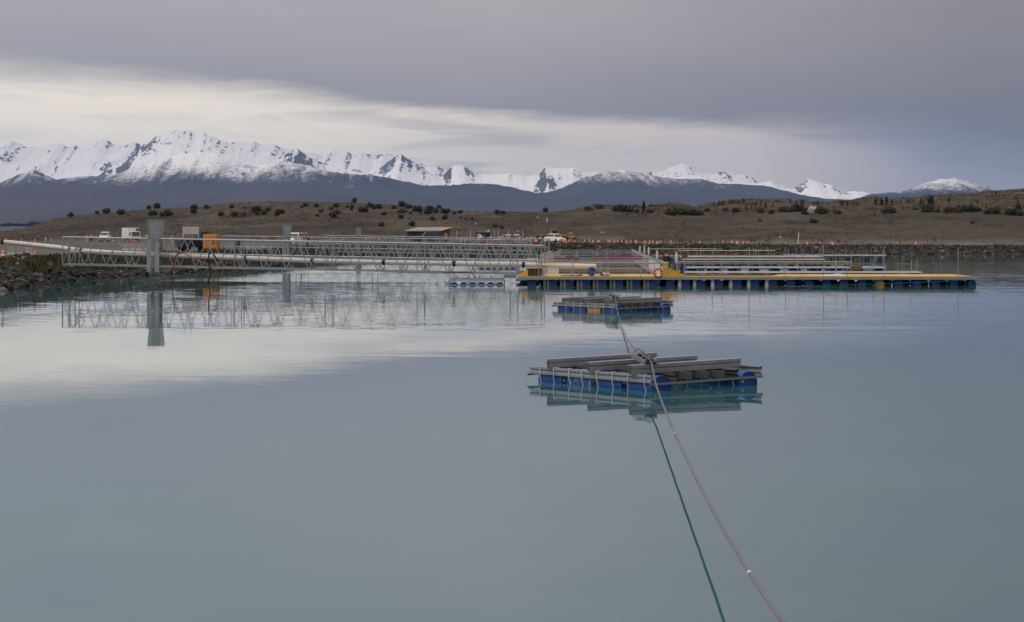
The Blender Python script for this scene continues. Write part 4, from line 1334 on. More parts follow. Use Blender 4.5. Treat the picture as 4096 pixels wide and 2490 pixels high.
for px, d in ((2676, 160), (2700, 163), (2726, 160), (2640, 172), (2618, 196)):
    MB().tube([(X_(px, d), d, .25), (X_(px, d), d, 1.3)], .045, 6).build('dark_post', M_BLACK, EW, True)

# -- right-hand pens: rows of beams and walkways
def row(label, px0, px1, d, kind, zt_, n_posts, ph, drum_kinds=None, rail=None, seed=0):
    rd = random.Random(seed)
    x0, x1 = X_(px0, d), X_(px1, d)
    nm = 'floating_walkway' if kind == 'deck' else 'pontoon_beam'
    t_ = thing(nm, ((x0 + x1) / 2, d, 0), label, 'walkway' if kind == 'deck' else 'pontoon', 'yellow walkways of the fish farm' if kind == 'deck' else 'pen beams on drums')
    if kind == 'deck':
        MB().box(x0, x1, d, d + .08, zt_ - .20, zt_).build('front_beam', M_GALVD, t_, True)
        MB().box(x0, x1, d + 2.3, d + 2.38, zt_ - .20, zt_).build('rear_beam', M_GALVD, t_, True)
        n = int((x1 - x0) / 2.0)
        for i in range(n):
            a = x0 + (x1 - x0) * i / n
            MB().box(a + .012, a + (x1 - x0) / n - .012, d - .02, d + 2.4, zt_ + .004, zt_ + .035).build('deck_panel', M_DECK, t_, True)
    else:
        MB().tube([(x0, d, zt_), (x1, d, zt_)], .062, 8).build('front_tube', M_TARP, t_, True)
        MB().tube([(x0, d + 1.2, zt_ + .02), (x1, d + 1.2, zt_ + .02)], .07, 8).build('rear_tube', M_GALV, t_, True)
        MB().box(x0 + .1, x1 - .1, d + .12, d + 1.08, zt_ - .06, zt_ + .0).build('grating', M_GALVD, t_, True)
    n = int((x1 - x0) / 1.55)
    pool = drum_kinds or ['navy']
    for i in range(n):
        k = pool[rd.randrange(len(pool))]
        dr = part('drum', DRUM[k], t_, Vector((x0 + .5 + (x1 - x0 - 1) * i / (n - 1), d + .5, .12)) - t_.location, (rd.uniform(-.4, .4), 0, 0 if kind != 'deck' else math.pi / 2))
    for i in range(n_posts):
        x = x0 + .3 + (x1 - x0 - .6) * (i + rd.uniform(-.15, .15)) / (n_posts - 1)
        hh = ph * (1 + rd.uniform(-.06, .1))
        MB().tube([(x, d + .1, zt_), (x, d + .1, zt_ + hh)], .019, 6).build('post', M_RAIL, t_, True)
    if rail:
        MB().tube([(X_(rail[0], d), d + .1, zt_ + ph), (X_(rail[1], d), d + .1, zt_ + ph)], .028, 6).build('top_rail', M_WHITE, t_, True)
    return t_
row('white-tubed pen beam just behind the front walkway, on mixed coloured drums', 2740, 3688, 171, 'beam', .44, 15, 1.15, ['navy', 'blue', 'navy', 'maroon', 'teal', 'white', 'tan', 'navy', 'faded'], None, 1)
row('second white-tubed pen beam behind the front walkway, on blue drums', 2745, 3540, 190, 'beam', .50, 13, 1.15, ['navy', 'blue', 'navy', 'faded'], None, 2)
row('middle yellow walkway of the right-hand pens', 2712, 3412, 213, 'deck', .66, 12, 1.1, None, (2712, 3100), 3)
row('pen beam behind the middle yellow walkway, nearer one', 2730, 3300, 236, 'beam', .60, 9, 1.1, ['navy', 'navy', 'faded'], None, 4)
row('pen beam behind the middle yellow walkway, farther one', 2720, 3290, 252, 'beam', .70, 9, 1.1, ['navy'], None, 5)
row('farthest yellow walkway of the right-hand pens, below the far bank', 2610, 3132, 268, 'deck', .66, 12, .82, None, (2600, 2870), 6)
row('long thin white beam on the far side of the pens, continuing the farthest walkway', 3134, 3545, 269, 'beam', .68, 9, .95, ['navy'], None, 7)
for lab, px, d, yt, w in (('amber trapezoid feed hopper on a post at the far yellow walkway', 2738, 232, 1020, .72), ('amber trapezoid feed hopper near the right end of the pen beams', 3424, 180, 1065, .98)):
    zt_ = Z_(yt, d)
    t_ = thing('feed_hopper', (X_(px, d), d, .5), lab, 'hopper', 'amber feed hoppers')
    h = zt_ - .5
    MB().loft([[(-w * .36, -.25, h - .32), (w * .36, -.25, h - .32), (w * .36, .25, h - .32), (-w * .36, .25, h - .32)], [(-w * .5, -.35, h), (w * .5, -.35, h), (w * .5, .35, h), (-w * .5, .35, h)]]).build('hopper_body', mat('amber_plastic', (.30, .17, .02), .6), t_)
    MB().tube([(0, 0, 0), (0, 0, h - .325)], .03, 6).build('stand', M_RAIL, t_)

# ---------------------------------------------------------------- placing things on the land
def on_ground(px, d, dz=0.0):
    return Vector((X_(px, d), d, float(gz(px, d)) + dz))
def d_at(px, py, lo=120., hi=900.):
    """distance at which the ground is seen at photo point (px, py)"""
    ds = np.linspace(max(lo, float(d_shore(px)) + .5), hi, 900)
    ys = HOR + F * (CH - gz(px, ds)) / ds
    k = np.where(ys <= py)[0]
    return float(ds[k[0]]) if len(k) else float(ds[np.argmin(np.abs(ys - py))])


# ---------------------------------------------------------------- the shed
sd = 432.
shed = thing('shed', on_ground(1725, sd, -.2), 'brown utility shed with a pale sloping roof in the middle distance', 'shed')
sx = lambda px: X_(px, sd) - shed.location.x
zz = lambda py: Z_(py, sd) - shed.location.z
x0, x1 = sx(1627), sx(1760)
xe = sx(1799)
dz0 = zz(930)
dep = 6.0
shear = (sx(1800) - sx(1762)) / dep
MB().loft([[(x0, 0, 0), (x1, 0, 0), (x1 + shear * dep, dep, 0), (x0 + shear * dep, dep, 0)], [(x0, 0, dz0), (x1, 0, dz0), (x1 + shear * dep, dep, zz(918)), (x0 + shear * dep, dep, zz(918))]]).build('wall', M_WALL, shed)
n = 24
ra, rb = Vector((sx(1616), -.9, zz(926))), Vector((sx(1763), -.9, zz(926)))
rc, rd_ = Vector((sx(1810), dep + .9, zz(911.5))), Vector((sx(1667), dep + .9, zz(911.5)))
up = Vector((0, 0, .09))
MB().loft([[ra, rb, rc, rd_], [p + up for p in (ra, rb, rc, rd_)]]).build('roof', M_ROOF, shed)
for i in range(n + 1):
    t = i / n
    a, b_ = ra.lerp(rb, t) + up, rd_.lerp(rc, t) + up
    MB().bar(a + Vector((0, 0, .015)), b_ + Vector((0, 0, .015)), .05, .03).build('roof_rib', M_ROOF, shed)
MB().bar(ra + Vector((0, -.03, .02)), rb + Vector((0, -.03, .02)), .06, .20).build('gutter', M_TIMBER, shed)
MB().bar(rb + Vector((.03, 0, .02)), rc + Vector((.03, 0, .02)), .06, .18).build('barge_board', M_TIMBER, shed)
MB().box(sx(1650), sx(1664), -.06, -.005, .2, 2.0).build('door', M_DKGREY, shed)


# ---------------------------------------------------------------- vehicles
def wheel(parent, x, y, r, w):
    g = MB().lathe([(r * .55, -w / 2), (r * .92, -w / 2), (r, -w * .36), (r, w * .36), (r * .92, w / 2), (r * .55, w / 2)], 16, axis='Y').build('wheel', M_BLACK, parent, smooth=True)
    g.location = (x, y, r)
    MB().lathe([(r * .10, -w * .47), (r * .52, -w * .40), (r * .56, -w * .47), (r * .56, w * .47), (r * .52, w * .40), (r * .10, w * .47)], 12, axis='Y').build('rim', M_GALV, g)
    return g


def make_car(name, loc, rz, label, cat, paint, L=4.4, Wd=1.8, H=1.5, kind='car', rack=False):
    """front towards -X"""
    c = thing(name, loc, label, cat, None, rz)
    h, w = L / 2, Wd / 2
    belt, sill = H * .60, H * .17
    hood = H * (.56 if kind != 'car' else .52)
    cab0, cab1 = (-.22 * L, .36 * L) if kind == 'car' else (-.22 * L, .46 * L)
    # lower body, lofted along the length
    secs = []
    for x, zt_, k, zb_ in ((-h, hood * .55, .80, sill * 1.5), (-h * .985, hood * .80, .90, sill * 1.1), (-h * .90, hood * .93, .97, sill), (-h * .45, hood * 1.02, 1.0, sill), (-h * .38, belt, 1.0, sill), (h * .75, belt * 1.02, 1.0, sill), (h * .95, belt * (1.0 if kind != 'car' else .98), .95, sill * 1.2), (h, belt * .8, .86, sill * 1.5)):
        ww = w * k
        secs.append([(x, -ww, zb_), (x, ww, zb_), (x, ww * 1.02, zb_ + (zt_ - zb_) * .55), (x, ww * .95, zt_ - .03), (x, ww * .88, zt_), (x, -ww * .88, zt_), (x, -ww * .95, zt_ - .03), (x, -ww * 1.02, zb_ + (zt_ - zb_) * .55)])
    MB().loft(secs).build('body', paint, c, smooth=True)
    rk0, rk1 = (cab0 + .30 * (H - belt) * 3.0, cab1 - .55) if kind == 'car' else (cab0 + (H - belt) * .85, cab1 - .18)
    wb, wt = w * .90, w * .74
    MB().loft([[(cab0, -wb, belt - .02), (cab1, -wb, belt - .02), (cab1, wb, belt - .02), (cab0, wb, belt - .02)],
               [(rk0, -wt, H - .05), (rk1, -wt, H - .05), (rk1, wt, H - .05), (rk0, wt, H - .05)],
               [(rk0 + .15, -wt * .9, H), (rk1 - .1, -wt * .9, H), (rk1 - .1, wt * .9, H), (rk0 + .15, wt * .9, H)]]).build('cabin', paint, c)
    lerp = lambda a, b_, t: a + (b_ - a) * t
    def pane(nm, quad, nrm):
        n_ = Vector(nrm).normalized() * .012
        q = [Vector(p) for p in quad]
        MB().loft([[p - n_ * .5 for p in q], [p + n_ for p in q]]).build(nm, M_GLASS, c)
    t0, t1 = .12, .86
    zf = lambda t: lerp(belt, H - .05, t)
    pane('windscreen', [(lerp(cab0, rk0, t0), -lerp(wb, wt, t0) * .9, zf(t0)), (lerp(cab0, rk0, t0), lerp(wb, wt, t0) * .9, zf(t0)), (lerp(cab0, rk0, t1), lerp(wb, wt, t1) * .9, zf(t1)), (lerp(cab0, rk0, t1), -lerp(wb, wt, t1) * .9, zf(t1))], (-1, 0, .6))
    pane('rear_window', [(lerp(cab1, rk1, t0), lerp(wb, wt, t0) * .85, zf(t0)), (lerp(cab1, rk1, t0), -lerp(wb, wt, t0) * .85, zf(t0)), (lerp(cab1, rk1, t1), -lerp(wb, wt, t1) * .85, zf(t1)), (lerp(cab1, rk1, t1), lerp(wb, wt, t1) * .85, zf(t1))], (1, 0, .3))
    for s_ in (-1, 1):
        xs_ = [lerp(cab0, cab1, .10), lerp(cab0, cab1, .38), lerp(cab0, cab1, .41), lerp(cab0, cab1, .68), lerp(cab0, cab1, .71), lerp(cab0, cab1, .93)]
        for k in range(3):
            a, b_ = xs_[2 * k], xs_[2 * k + 1]
            at = max(a, lerp(cab0, rk0, .9) + .05); bt = min(b_, lerp(cab1, rk1, .9) - .04)
            if bt - at < .1: continue
            pane('side_window', [(a, s_ * lerp(wb, wt, t0) * 1.0, zf(t0)), (b_, s_ * lerp(wb, wt, t0), zf(t0)), (bt, s_ * lerp(wb, wt, t1), zf(t1)), (at, s_ * lerp(wb, wt, t1), zf(t1))], (0, s_, .3))
        MB().box(-h * 1.0, -h * .93, s_ * w * .60 - .18, s_ * w * .60 + .18, hood * .70, hood * .84).build('headlight', M_REFL if kind == 'car' else M_GLASS, c)
        MB().box(h * .985, h * 1.005, s_ * w * .72 - .10, s_ * w * .72 + .10, belt * .72, belt * .95).build('tail_light', M_RED, c)
        MB().box(cab0 + .25, cab0 + .40, s_ * (w + .08) - .08, s_ * (w + .08) + .08, belt, belt + .14).build('mirror', paint, c)
        for x in (-h * .62, h * .62):
            wheel(c, x, s_ * (w - .10), H * .215 if kind == 'car' else H * .21, .22)
    MB().box(-h * 1.008, -h * .95, -w * .34, w * .34, hood * .56, hood * .76).build('grille', M_BLACK, c)
    MB().box(-h * 1.01, -h * .93, -w * .84, w * .84, sill * 1.3, sill * 1.3 + .16).build('bumper', M_BLACK if kind != 'car' else paint, c)
    if rack:
        for x in (rk0 + .35, (rk0 + rk1) / 2, rk1 - .3):
            MB().box(x - .03, x + .03, -wt, wt, H + .02, H + .06).build('rack_bar', M_BLACK, c)
        for s_ in (-1, 1):
            MB().box(rk0 + .1, rk1, s_ * wt - .03, s_ * wt + .03, H + .061, H + .10).build('rack_rail', M_BLACK, c)
    return c


dd_ = 290.
suv = make_car('utility_vehicle', on_ground(1183, dd_), math.radians(68), 'white off-road vehicle with a roof rack, parked facing the water', 'vehicle', M_WHITE, 4.7, 1.85, 1.80, 'suv', True)
d2 = d_at(2220, 970)
make_car('hatchback', on_ground(2220, d2), math.radians(128), 'small white hatchback parked at the edge of the bank beside the tractors', 'car', M_WHITE, 4.2, 1.75, 1.48)
make_car('off_road_vehicle', on_ground(1712, 405), math.radians(8), 'dark grey off-road vehicle in front of the brown shed', 'vehicle', M_DKGREY, 4.5, 1.8, 1.85, 'suv', True)
make_car('van', on_ground(420, 440), math.radians(90), 'small white van with a boxy back, among the cones left of the box truck', 'van', M_WHITE, 4.3, 1.75, 1.95, 'suv')

# white box truck
bt = thing('box_truck', on_ground(527, 440), 'white box truck with its cab towards the water, among red cones', 'truck', None, math.radians(116))
MB().cbox(-1.2, 3.3, -1.05, 1.05, .75, 2.75, .05).build('cargo_box', M_WHITE, bt)
MB().box(-1.23, -1.205, -.95, -.55, .9, 2.6).build('box_stripe', M_NAVY, bt)
MB().loft([[(-2.9, -.95, .45), (-1.3, -.95, .45), (-1.3, .95, .45), (-2.9, .95, .45)], [(-2.95, -.97, 1.15), (-1.3, -.97, 1.15), (-1.3, .97, 1.15), (-2.95, .97, 1.15)], [(-2.45, -.85, 2.05), (-1.3, -.88, 2.1), (-1.3, .88, 2.1), (-2.45, .85, 2.05)]]).build('cab', M_WHITE, bt)
MB().loft([[(-2.955, -.82, 1.2), (-2.945, .82, 1.2), (-2.50, .75, 1.97), (-2.50, -.75, 1.97)], [(-2.985, -.82, 1.2), (-2.975, .82, 1.2), (-2.53, .75, 1.97), (-2.53, -.75, 1.97)]]).build('windscreen', M_GLASS, bt)
for s_ in (-1, 1):
    MB().loft([[(-2.75, s_ * .965, 1.22), (-1.6, s_ * .97, 1.22), (-1.6, s_ * .90, 1.9), (-2.4, s_ * .88, 1.9)], [(-2.75, s_ * .985, 1.22), (-1.6, s_ * .99, 1.22), (-1.6, s_ * .92, 1.9), (-2.4, s_ * .90, 1.9)]]).build('side_window', M_GLASS, bt)
    MB().box(-3.0, -2.94, s_ * .65 - .15, s_ * .65 + .15, .62, .80).build('headlight', M_REFL, bt)
    MB().box(-2.75, -2.6, s_ * 1.12 - .07, s_ * 1.12 + .07, 1.3, 1.7).build('mirror', M_BLACK, bt)
    for x in (-2.1, 2.1): wheel(bt, x, s_ * .85, .38, .26)
MB().box(-1.2, 3.2, -.4, .4, .45, .74).build('chassis', M_BLACK, bt)
MB().box(-3.0, -2.955, -.9, .9, .40, .58).build('bumper', M_BLACK, bt)

# dark flatbed truck carrying a display board
ft = thing('flatbed_truck', on_ground(755, 224), 'dark flatbed truck with a white display board on a frame, behind the nearest gangway', 'truck', None, math.radians(28))
MB().cbox(-1.1, .9, -1.0, 1.0, .42, 1.35, .05).build('tray', M_NAVY, ft)
MB().loft([[(.95, -.85, .4), (2.1, -.85, .4), (2.1, .85, .4), (.95, .85, .4)], [(.95, -.88, 1.25), (2.2, -.86, 1.15), (2.2, .86, 1.15), (.95, .88, 1.25)], [(1.0, -.75, 1.98), (1.75, -.74, 1.95), (1.75, .74, 1.95), (1.0, .75, 1.98)]]).build('cab', M_NAVY, ft)
MB().loft([[(1.15, -.90, 1.27), (2.0, -.885, 1.22), (1.72, -.78, 1.88), (1.15, -.785, 1.9)], [(1.15, -.915, 1.27), (2.0, -.90, 1.22), (1.72, -.80, 1.88), (1.15, -.80, 1.9)]]).build('side_window', M_GLASS, ft)
MB().loft([[(2.215, -.78, 1.2), (2.215, .78, 1.2), (1.80, .68, 1.9), (1.80, -.68, 1.9)], [(2.235, -.78, 1.2), (2.235, .78, 1.2), (1.82, .68, 1.9), (1.82, -.68, 1.9)]]).build('windscreen', M_GLASS, ft)
for s_ in (-1, 1):
    for x in (-.45, 1.6): wheel(ft, x, s_ * .78, .36, .24)
    MB().box(1.9, 2.05, s_ * 1.0 - .06, s_ * 1.0 + .06, 1.25, 1.5).build('mirror', M_WHITE, ft)
    MB().box(2.12, 2.2, s_ * .6 - .12, s_ * .6 + .12, .7, .85).build('headlight', M_REFL, ft)
for x in (-.85, .75):
    MB().tube([(x, -.75, 1.352), (x, -.75, 2.45)], .03, 6).build('board_frame', M_WHITE, ft)
for z in (1.74, 2.44): MB().tube([(-.85, -.75, z), (.75, -.75, z)], .028, 6).build('board_frame', M_WHITE, ft)
for k in range(4):
    MB().box(-.83 + k * .395, -.83 + k * .395 + .375, -.80, -.782, 1.78, 2.40).build('board_panel', M_TARP, ft)

# orange generator on a skid
ge = thing('generator', on_ground(846, 222), 'orange box generator standing on the bank behind the nearest gangway', 'generator', None, math.radians(-14))
MB().cbox(-.74, .74, -.5, .5, .32, 1.72, .06).build('housing', M_GENY, ge)
MB().box(-.68, .68, -.45, .45, 0, .318).build('skid', M_BLACK, ge)
MB().box(.20, .62, -.515, -.495, .5, 1.2).build('door', M_GENY, ge)
MB().box(.30, .52, -.522, -.517, .75, 1.15).build('vent', M_WOOD, ge)
MB().box(-.62, -.05, -.515, -.495, .5, 1.05).build('door', M_GENY, ge)
MB().lathe([(.05, 1.722), (.05, 1.86), (.0, 1.87)], 8, (.1, .1, 0)).build('exhaust', M_BLACK, ge)

# navy trailer kiosk with its hatch panel
kd = 430.
ki = thing('kiosk_trailer', on_ground(1932, kd), 'navy box trailer with a white half-round panel and small window', 'trailer')
MB().cbox(-1.35, 1.35, -.9, .9, .30, 1.62, .06).build('body', M_NAVY, ki)
pts = [(-1.08, .42), (-.72, .42)] + [(-.72 + .52 * math.sin(t), .92 - .50 * math.cos(t)) for t in np.linspace(.15, math.pi - .15, 9)] + [(-.72, 1.42), (-1.08, 1.42)]
MB().prism(pts, -.93, -.905).build('white_panel', M_WHITE, ki)
MB().box(-.98, -.76, -.95, -.932, 1.0, 1.30).build('window', M_GLASS, ki)
MB().box(-1.40, 1.40, -.95, .95, 1.625, 1.70).build('roof', M_DKGREY, ki)
for s_ in (-1, 1): wheel(ki, .1, s_ * .85, .30, .2)
MB().bar((1.36, 0, .40), (2.2, 0, .36), .08, .08).build('drawbar', M_BLACK, ki)

# covered boat and red pump trailers
bo = thing('covered_boat', on_ground(1995, 428), 'grey covered dinghy propped upside down beside the navy trailer', 'boat')
MB().loft([[(-1.0 + .02 * k, 0, .2), (-1.0, .0, .22)] if False else [(x, y, z) for (y, z) in ((-.55 * kx, .15), (-.50 * kx, .45 * kx + .1), (-.25 * kx, .85 * kx + .1), (.25 * kx, .85 * kx + .1), (.50 * kx, .45 * kx + .1), (.55 * kx, .15))] for x, kx in ((-1.05, .12), (-.7, .45), (-.1, .85), (.5, 1.0), (.95, .95))]).build('hull', M_GALVD, bo, smooth=True)
MB().box(-.8, .9, -.5, .5, 0, .148).build('trestle', M_TIMBER, bo)
for i, (px, lab) in enumerate(((2032, 'red pump trailer with a white canopy, left of the pair beyond the far gangway'), (2066, 'red pump trailer with a white canopy, right of the pair beyond the far gangway'))):
    pu = thing('pump_trailer', on_ground(px, 428), lab, 'trailer', 'red pump trailers')
    MB().cbox(-.65, .65, -.5, .5, .38, .85, .04).build('engine_box', M_RED, pu)
    MB().loft([[(-.62, -.55, 1.18), (.62, -.55, 1.18), (.62, .55, 1.18), (-.62, .55, 1.18)], [(-.50, -.45, 1.30), (.50, -.45, 1.30), (.50, .45, 1.30), (-.50, .45, 1.30)]]).build('canopy', M_WHITE, pu)
    for a in (-.52, .52):
        for b_ in (-.42, .42): MB().tube([(a, b_, .851), (a, b_, 1.178)], .03, 5).build('canopy_post', M_BLACK, pu)
    for s_ in (-1, 1): wheel(pu, 0, s_ * .55, .28, .16)
    MB().bar((.66, 0, .5), (1.2, 0, .40), .06, .06).build('drawbar', M_BLACK, pu)
po = thing('orange_post', on_ground(2013, 428), 'stout amber marker post between the covered boat and the red trailers', 'post')
MB().cbox(-.17, .17, -.17, .17, 0, 1.25, .04).build('post_body', M_SIGNY, po)
MB().box(-.19, .19, -.19, .19, .62, .72).build('dark_band', M_BLACK, po)


def make_tractor(px, d, rz, label, k=1.0, bucket=True):
    t_ = thing('tractor', on_ground(px, d), label, 'tractor', 'tractors beside the white hatchback', rz)
    MB().loft([[(-1.9 * k, -.36, .75), (.1 * k, -.42, .75), (.1 * k, .42, .75), (-1.9 * k, .36, .75)], [(-1.85 * k, -.36, 1.2), (.1 * k, -.42, 1.35), (.1 * k, .42, 1.35), (-1.85 * k, .36, 1.2)]]).build('bonnet', M_YEL, t_)
    MB().box(-1.8 * k, 1.2 * k, -.3, .3, .5, .745).build('chassis', M_BLACK, t_)
    MB().loft([[(.12 * k, -.62, 1.0), (1.25 * k, -.62, 1.0), (1.25 * k, .62, 1.0), (.12 * k, .62, 1.0)], [(.25 * k, -.55, 2.02 * k), (1.15 * k, -.55, 2.02 * k), (1.15 * k, .55, 2.02 * k), (.25 * k, .55, 2.02 * k)]]).build('cab_glass', M_GLASS, t_)
    for x, xt in ((.12 * k, .25 * k), (1.25 * k, 1.15 * k)):
        for s_ in (-1, 1): MB().bar((x, s_ * .64, .98), (xt, s_ * .57, 2.03 * k), .07, .07).build('cab_pillar', M_BLACK, t_)
    MB().cbox(.12 * k, 1.3 * k, -.68, .68, 2.035 * k, 2.16 * k, .03).build('cab_roof', M_YEL, t_)
    MB().tube([(-.9 * k, .25, 1.28), (-.9 * k, .25, 2.0)], .04, 6).build('exhaust', M_BLACK, t_)
    for s_ in (-1, 1):
        w1 = wheel(t_, .75 * k, s_ * .78, .72 * k, .36)
        w2 = wheel(t_, -1.5 * k, s_ * .68, .46 * k, .28)
        MB().bar((.75 * k - .6, s_ * .80, 1.46 * k), (.75 * k + .6, s_ * .80, 1.46 * k), .38, .05).build('mudguard', M_YEL, t_)
        if bucket: MB().bar((.0, s_ * .5, 1.2), (-2.5 * k, s_ * .5, .85), .10, .14).build('loader_arm', M_BLACK, t_)
    if bucket:
        MB().prism([(-2.5 * k, .45), (-2.45 * k, 1.05), (-2.58 * k, 1.1), (-3.1 * k, .50), (-3.1 * k, .42)], -.85, .85).build('bucket', M_BLACK, t_)
    return t_
make_tractor(2200, 441, math.radians(12), 'dark yellow tractor with a front bucket, left of the pair behind the white hatchback')
make_tractor(2228, 446, math.radians(160), 'larger dark tractor directly behind the white hatchback', 1.1, False)
ro = thing('roller_machine', on_ground(2288, 440), 'small yellow construction machine to the right of the white hatchback', 'machine')
MB().cbox(-.55, .6, -.45, .45, .35, 1.05, .10).build('engine_cover', M_YEL, ro)
MB().lathe([(.10, -.5), (.36, -.5), (.38, -.46), (.38, .46), (.36, .5), (.10, .5)], 16, (-.85, 0, .38), 'Y').build('front_roller', M_BLACK, ro)
for s_ in (-1, 1): wheel(ro, .45, s_ * .5, .34, .2)
MB().lathe([(.02, 1.50), (.52, 1.46), (.50, 1.54), (.0, 1.60)], 12, (-.25, 0, 0)).build('lime_parasol', M_HIVIS, ro)
MB().tube([(-.25, 0, 1.0), (-.25, 0, 1.5)], .035, 6).build('parasol_pole', M_BLACK, ro)
for i in range(4):
    st = thing('crate', on_ground(2148 + i * 17, 438), ordw(i + 1) + ' dark red crate from the left, in the row left of the tractors', 'crate', 'dark crates by the tractors')
    h = .42 + .06 * (i % 2)
    MB().cbox(-.37, .37, -.4, .4, 0, h, .02).build('crate_body', M_DRED, st)
    for z in (.12, .28): MB().box(-.36, .36, -.412, -.402, z, z + .05).build('slat', M_WOOD, st)


# ---------------------------------------------------------------- traffic cones
def cone_meshes():
    h = .75
    body = mesh_of(MB().lathe([(.165, .055), (.135, .20), (.12, .26)], 14).lathe([(.098, .36), (.072, .47)], 14).lathe([(.052, .56), (.032, .70), (.03, .74), (.0, .75)], 14), 'cone_body', M_ORANGE, True)
    band1 = mesh_of(MB().lathe([(.1215, .26), (.0995, .36)], 14), 'cone_band', M_REFL, True)
    band2 = mesh_of(MB().lathe([(.0735, .47), (.0535, .56)], 14), 'cone_band', M_REFL, True)
    base = mesh_of(MB().cbox(-.22, .22, -.22, .22, 0, .055, .02), 'cone_base', M_ORANGE)
    return body, band1, band2, base
CONE = cone_meshes()
def cone(px, d, label, group, s=1.0, rz=0.0):
    c = thing('traffic_cone', on_ground(px, d), label, 'traffic cone', group, rz)
    c.scale = (s, s, s)
    for nm, m in zip(('body', 'reflective_band', 'reflective_band', 'base'), CONE): part(nm, m, c)
    return c
big = [(12, 158., 1.18, 'large traffic cone at the left edge of the picture, standing on the bank top'), (139, 168., .95, 'large traffic cone behind the heap of stones on the left bank')]
for px, d, s, lab in big: cone(px, d, lab, 'cones on the left bank', s)
rows_ = [('in the row left of the box truck', 'cones along the far road', [24, 57, 85, 139, 204, 249, 280, 320, 414, 450], 967.5),
         ('of those by the box truck', 'cones by the box truck', [495, 526, 537, 941], 969),
         ('between middle gate and shed', 'cones before the shed', [1323, 1368, 1464, 1479, 1516, 1539, 1587, 1613, 1659, 1759, 1779], 964),
         ('in the row before the trailers', 'cones before the trailers', [1842, 1859, 1908, 1932, 1950, 1967, 1998, 2016, 2063, 2077, 2093], 968.5),
         ('in the row before the tractors', 'cones before the tractors', [2142, 2148, 2183, 2254, 2264, 2275, 2299], 972),
         ('between hatchback and tall white pole', 'cones on the middle far bank', [2338, 2357, 2372, 2392, 2397, 2433, 2440, 2457, 2472, 2486, 2507, 2524, 2541, 2546, 2579, 2599, 2612, 2642, 2684, 2800, 2892, 2928, 2947, 2952, 2974, 2990, 3142], 977.5),
         ('right of the tall white pole', 'cones on the right far bank', [3229, 3281, 3324, 3332, 3663], 983)]
for where, grp, pxs, py in rows_:
    for i, px in enumerate(pxs):
        y = py + random.uniform(-1.5, 1.5)
        if grp == 'cones on the middle far bank': y = np.interp(px, [2338, 3142], [974.5, 982]) + random.uniform(-1.2, .6)
        d = d_at(px, y)
        n = ordw(i + 1) + ' orange traffic cone from the left '
        cone(px, d, n + where, grp, 1.0 * random.uniform(.9, 1.08), random.uniform(0, 1.5))

# ---------------------------------------------------------------- signs, markers and poles
def pole(name, px, y0, y1, label, cat, m, r=.05, d=None, extra=None):
    d = d or d_at(px, y1)
    p = thing(name, on_ground(px, d), label, cat)
    h = Z_(y0, d) - p.location.z
    MB().tube([(0, 0, -.1), (0, 0, h)], r, 8).build('shaft', m, p)
    MB().lathe([(r * 1.3, h - .05), (r * 1.3, h), (0, h + .02)], 8).build('cap', M_GALVD, p)
    return p, h
p_, h_ = pole('marker_pole', 3192, 930, 979, 'tall leaning white marker pole on the far bank', 'pole', M_WHITE, .06)
p_.rotation_euler = (0, math.radians(4), 0)
p_, h_ = pole('aerial', 2188, 873, 968, 'tall thin aerial rising behind the tractors', 'aerial', M_WOOD, .025, 450)
MB().tube([(0, 0, h_ - .9), (0, 0, h_ + .02)], .07, 6).build('white_tip', M_WHITE, p_)
for i, (px, yt) in enumerate(((1827, 921), (1882, 922), (1920, 921), (1937, 922), (1978, 921), (1993, 923), (2035, 921), (2092, 922))):
    p_, h_ = pole('fence_pole', px, yt, 962, ordw(i + 1) + ' thin white fence pole from the left, in the row behind the trailers', 'pole', M_WHITE, .035, 436)
    p_['group'] = 'thin poles behind the trailers'
for i, (px, yt, yb, lab) in enumerate(((348, 941, 958, 'short white road marker left of the small van'), (687, 943, 962, 'short white road marker just right of the large gate tower'), (183, 948, 962, 'short white road marker among the left cones'))):
    p_, h_ = pole('road_marker', px, yt, yb, lab, 'marker', M_WHITE, .07, 442)
# red-banded marker on the near yard
p_, h_ = pole('banded_marker', 490, 982, 1004, 'white marker post with a red band, seen through the nearest gangway', 'marker', M_WHITE, .045, 232)
MB().tube([(0, 0, h_ * .55), (0, 0, h_ * .8)], .05, 8).build('red_band', M_RED, p_)
# triangle sign
p_, h_ = pole('triangle_sign', 437, 942, 966, 'white triangular sign on a stand right of the small van', 'sign', M_WHITE, .03, 446)
MB().prism([(-.28, h_ - .02), (.28, h_ - .02), (0, h_ + .42)], -.03, -.005).build('sign_plate', M_WHITE, p_)
# diamond road-works sign: amber with a dark figure
ds_ = 405.
p_, h_ = pole('diamond_sign', 1783, 945, 968, 'amber diamond roadworks sign with a dark symbol, in front of the shed', 'sign', M_BLACK, .03, ds_)
r_ = 8 / F * ds_
MB().prism([(0, h_ - r_ * .4), (r_, h_ + r_ * .6), (0, h_ + r_ * 1.6), (-r_, h_ + r_ * .6)], -.06, -.035).build('sign_plate', M_SIGNY, p_)
MB().lathe([(.0, -.01), (.07, -.01), (.07, .0), (0, .0)], 10, (0, -.064, h_ + r_ * .95), 'Y').build('symbol', M_BLACK, p_)
MB().box(-.05, .07, -.070, -.063, h_ + r_ * .25, h_ + r_ * .78).build('symbol', M_BLACK, p_)
MB().box(-.22, .22, -.05, -.035, h_ - .42, h_ - .12).build('lower_plate', M_SIGNY, p_)
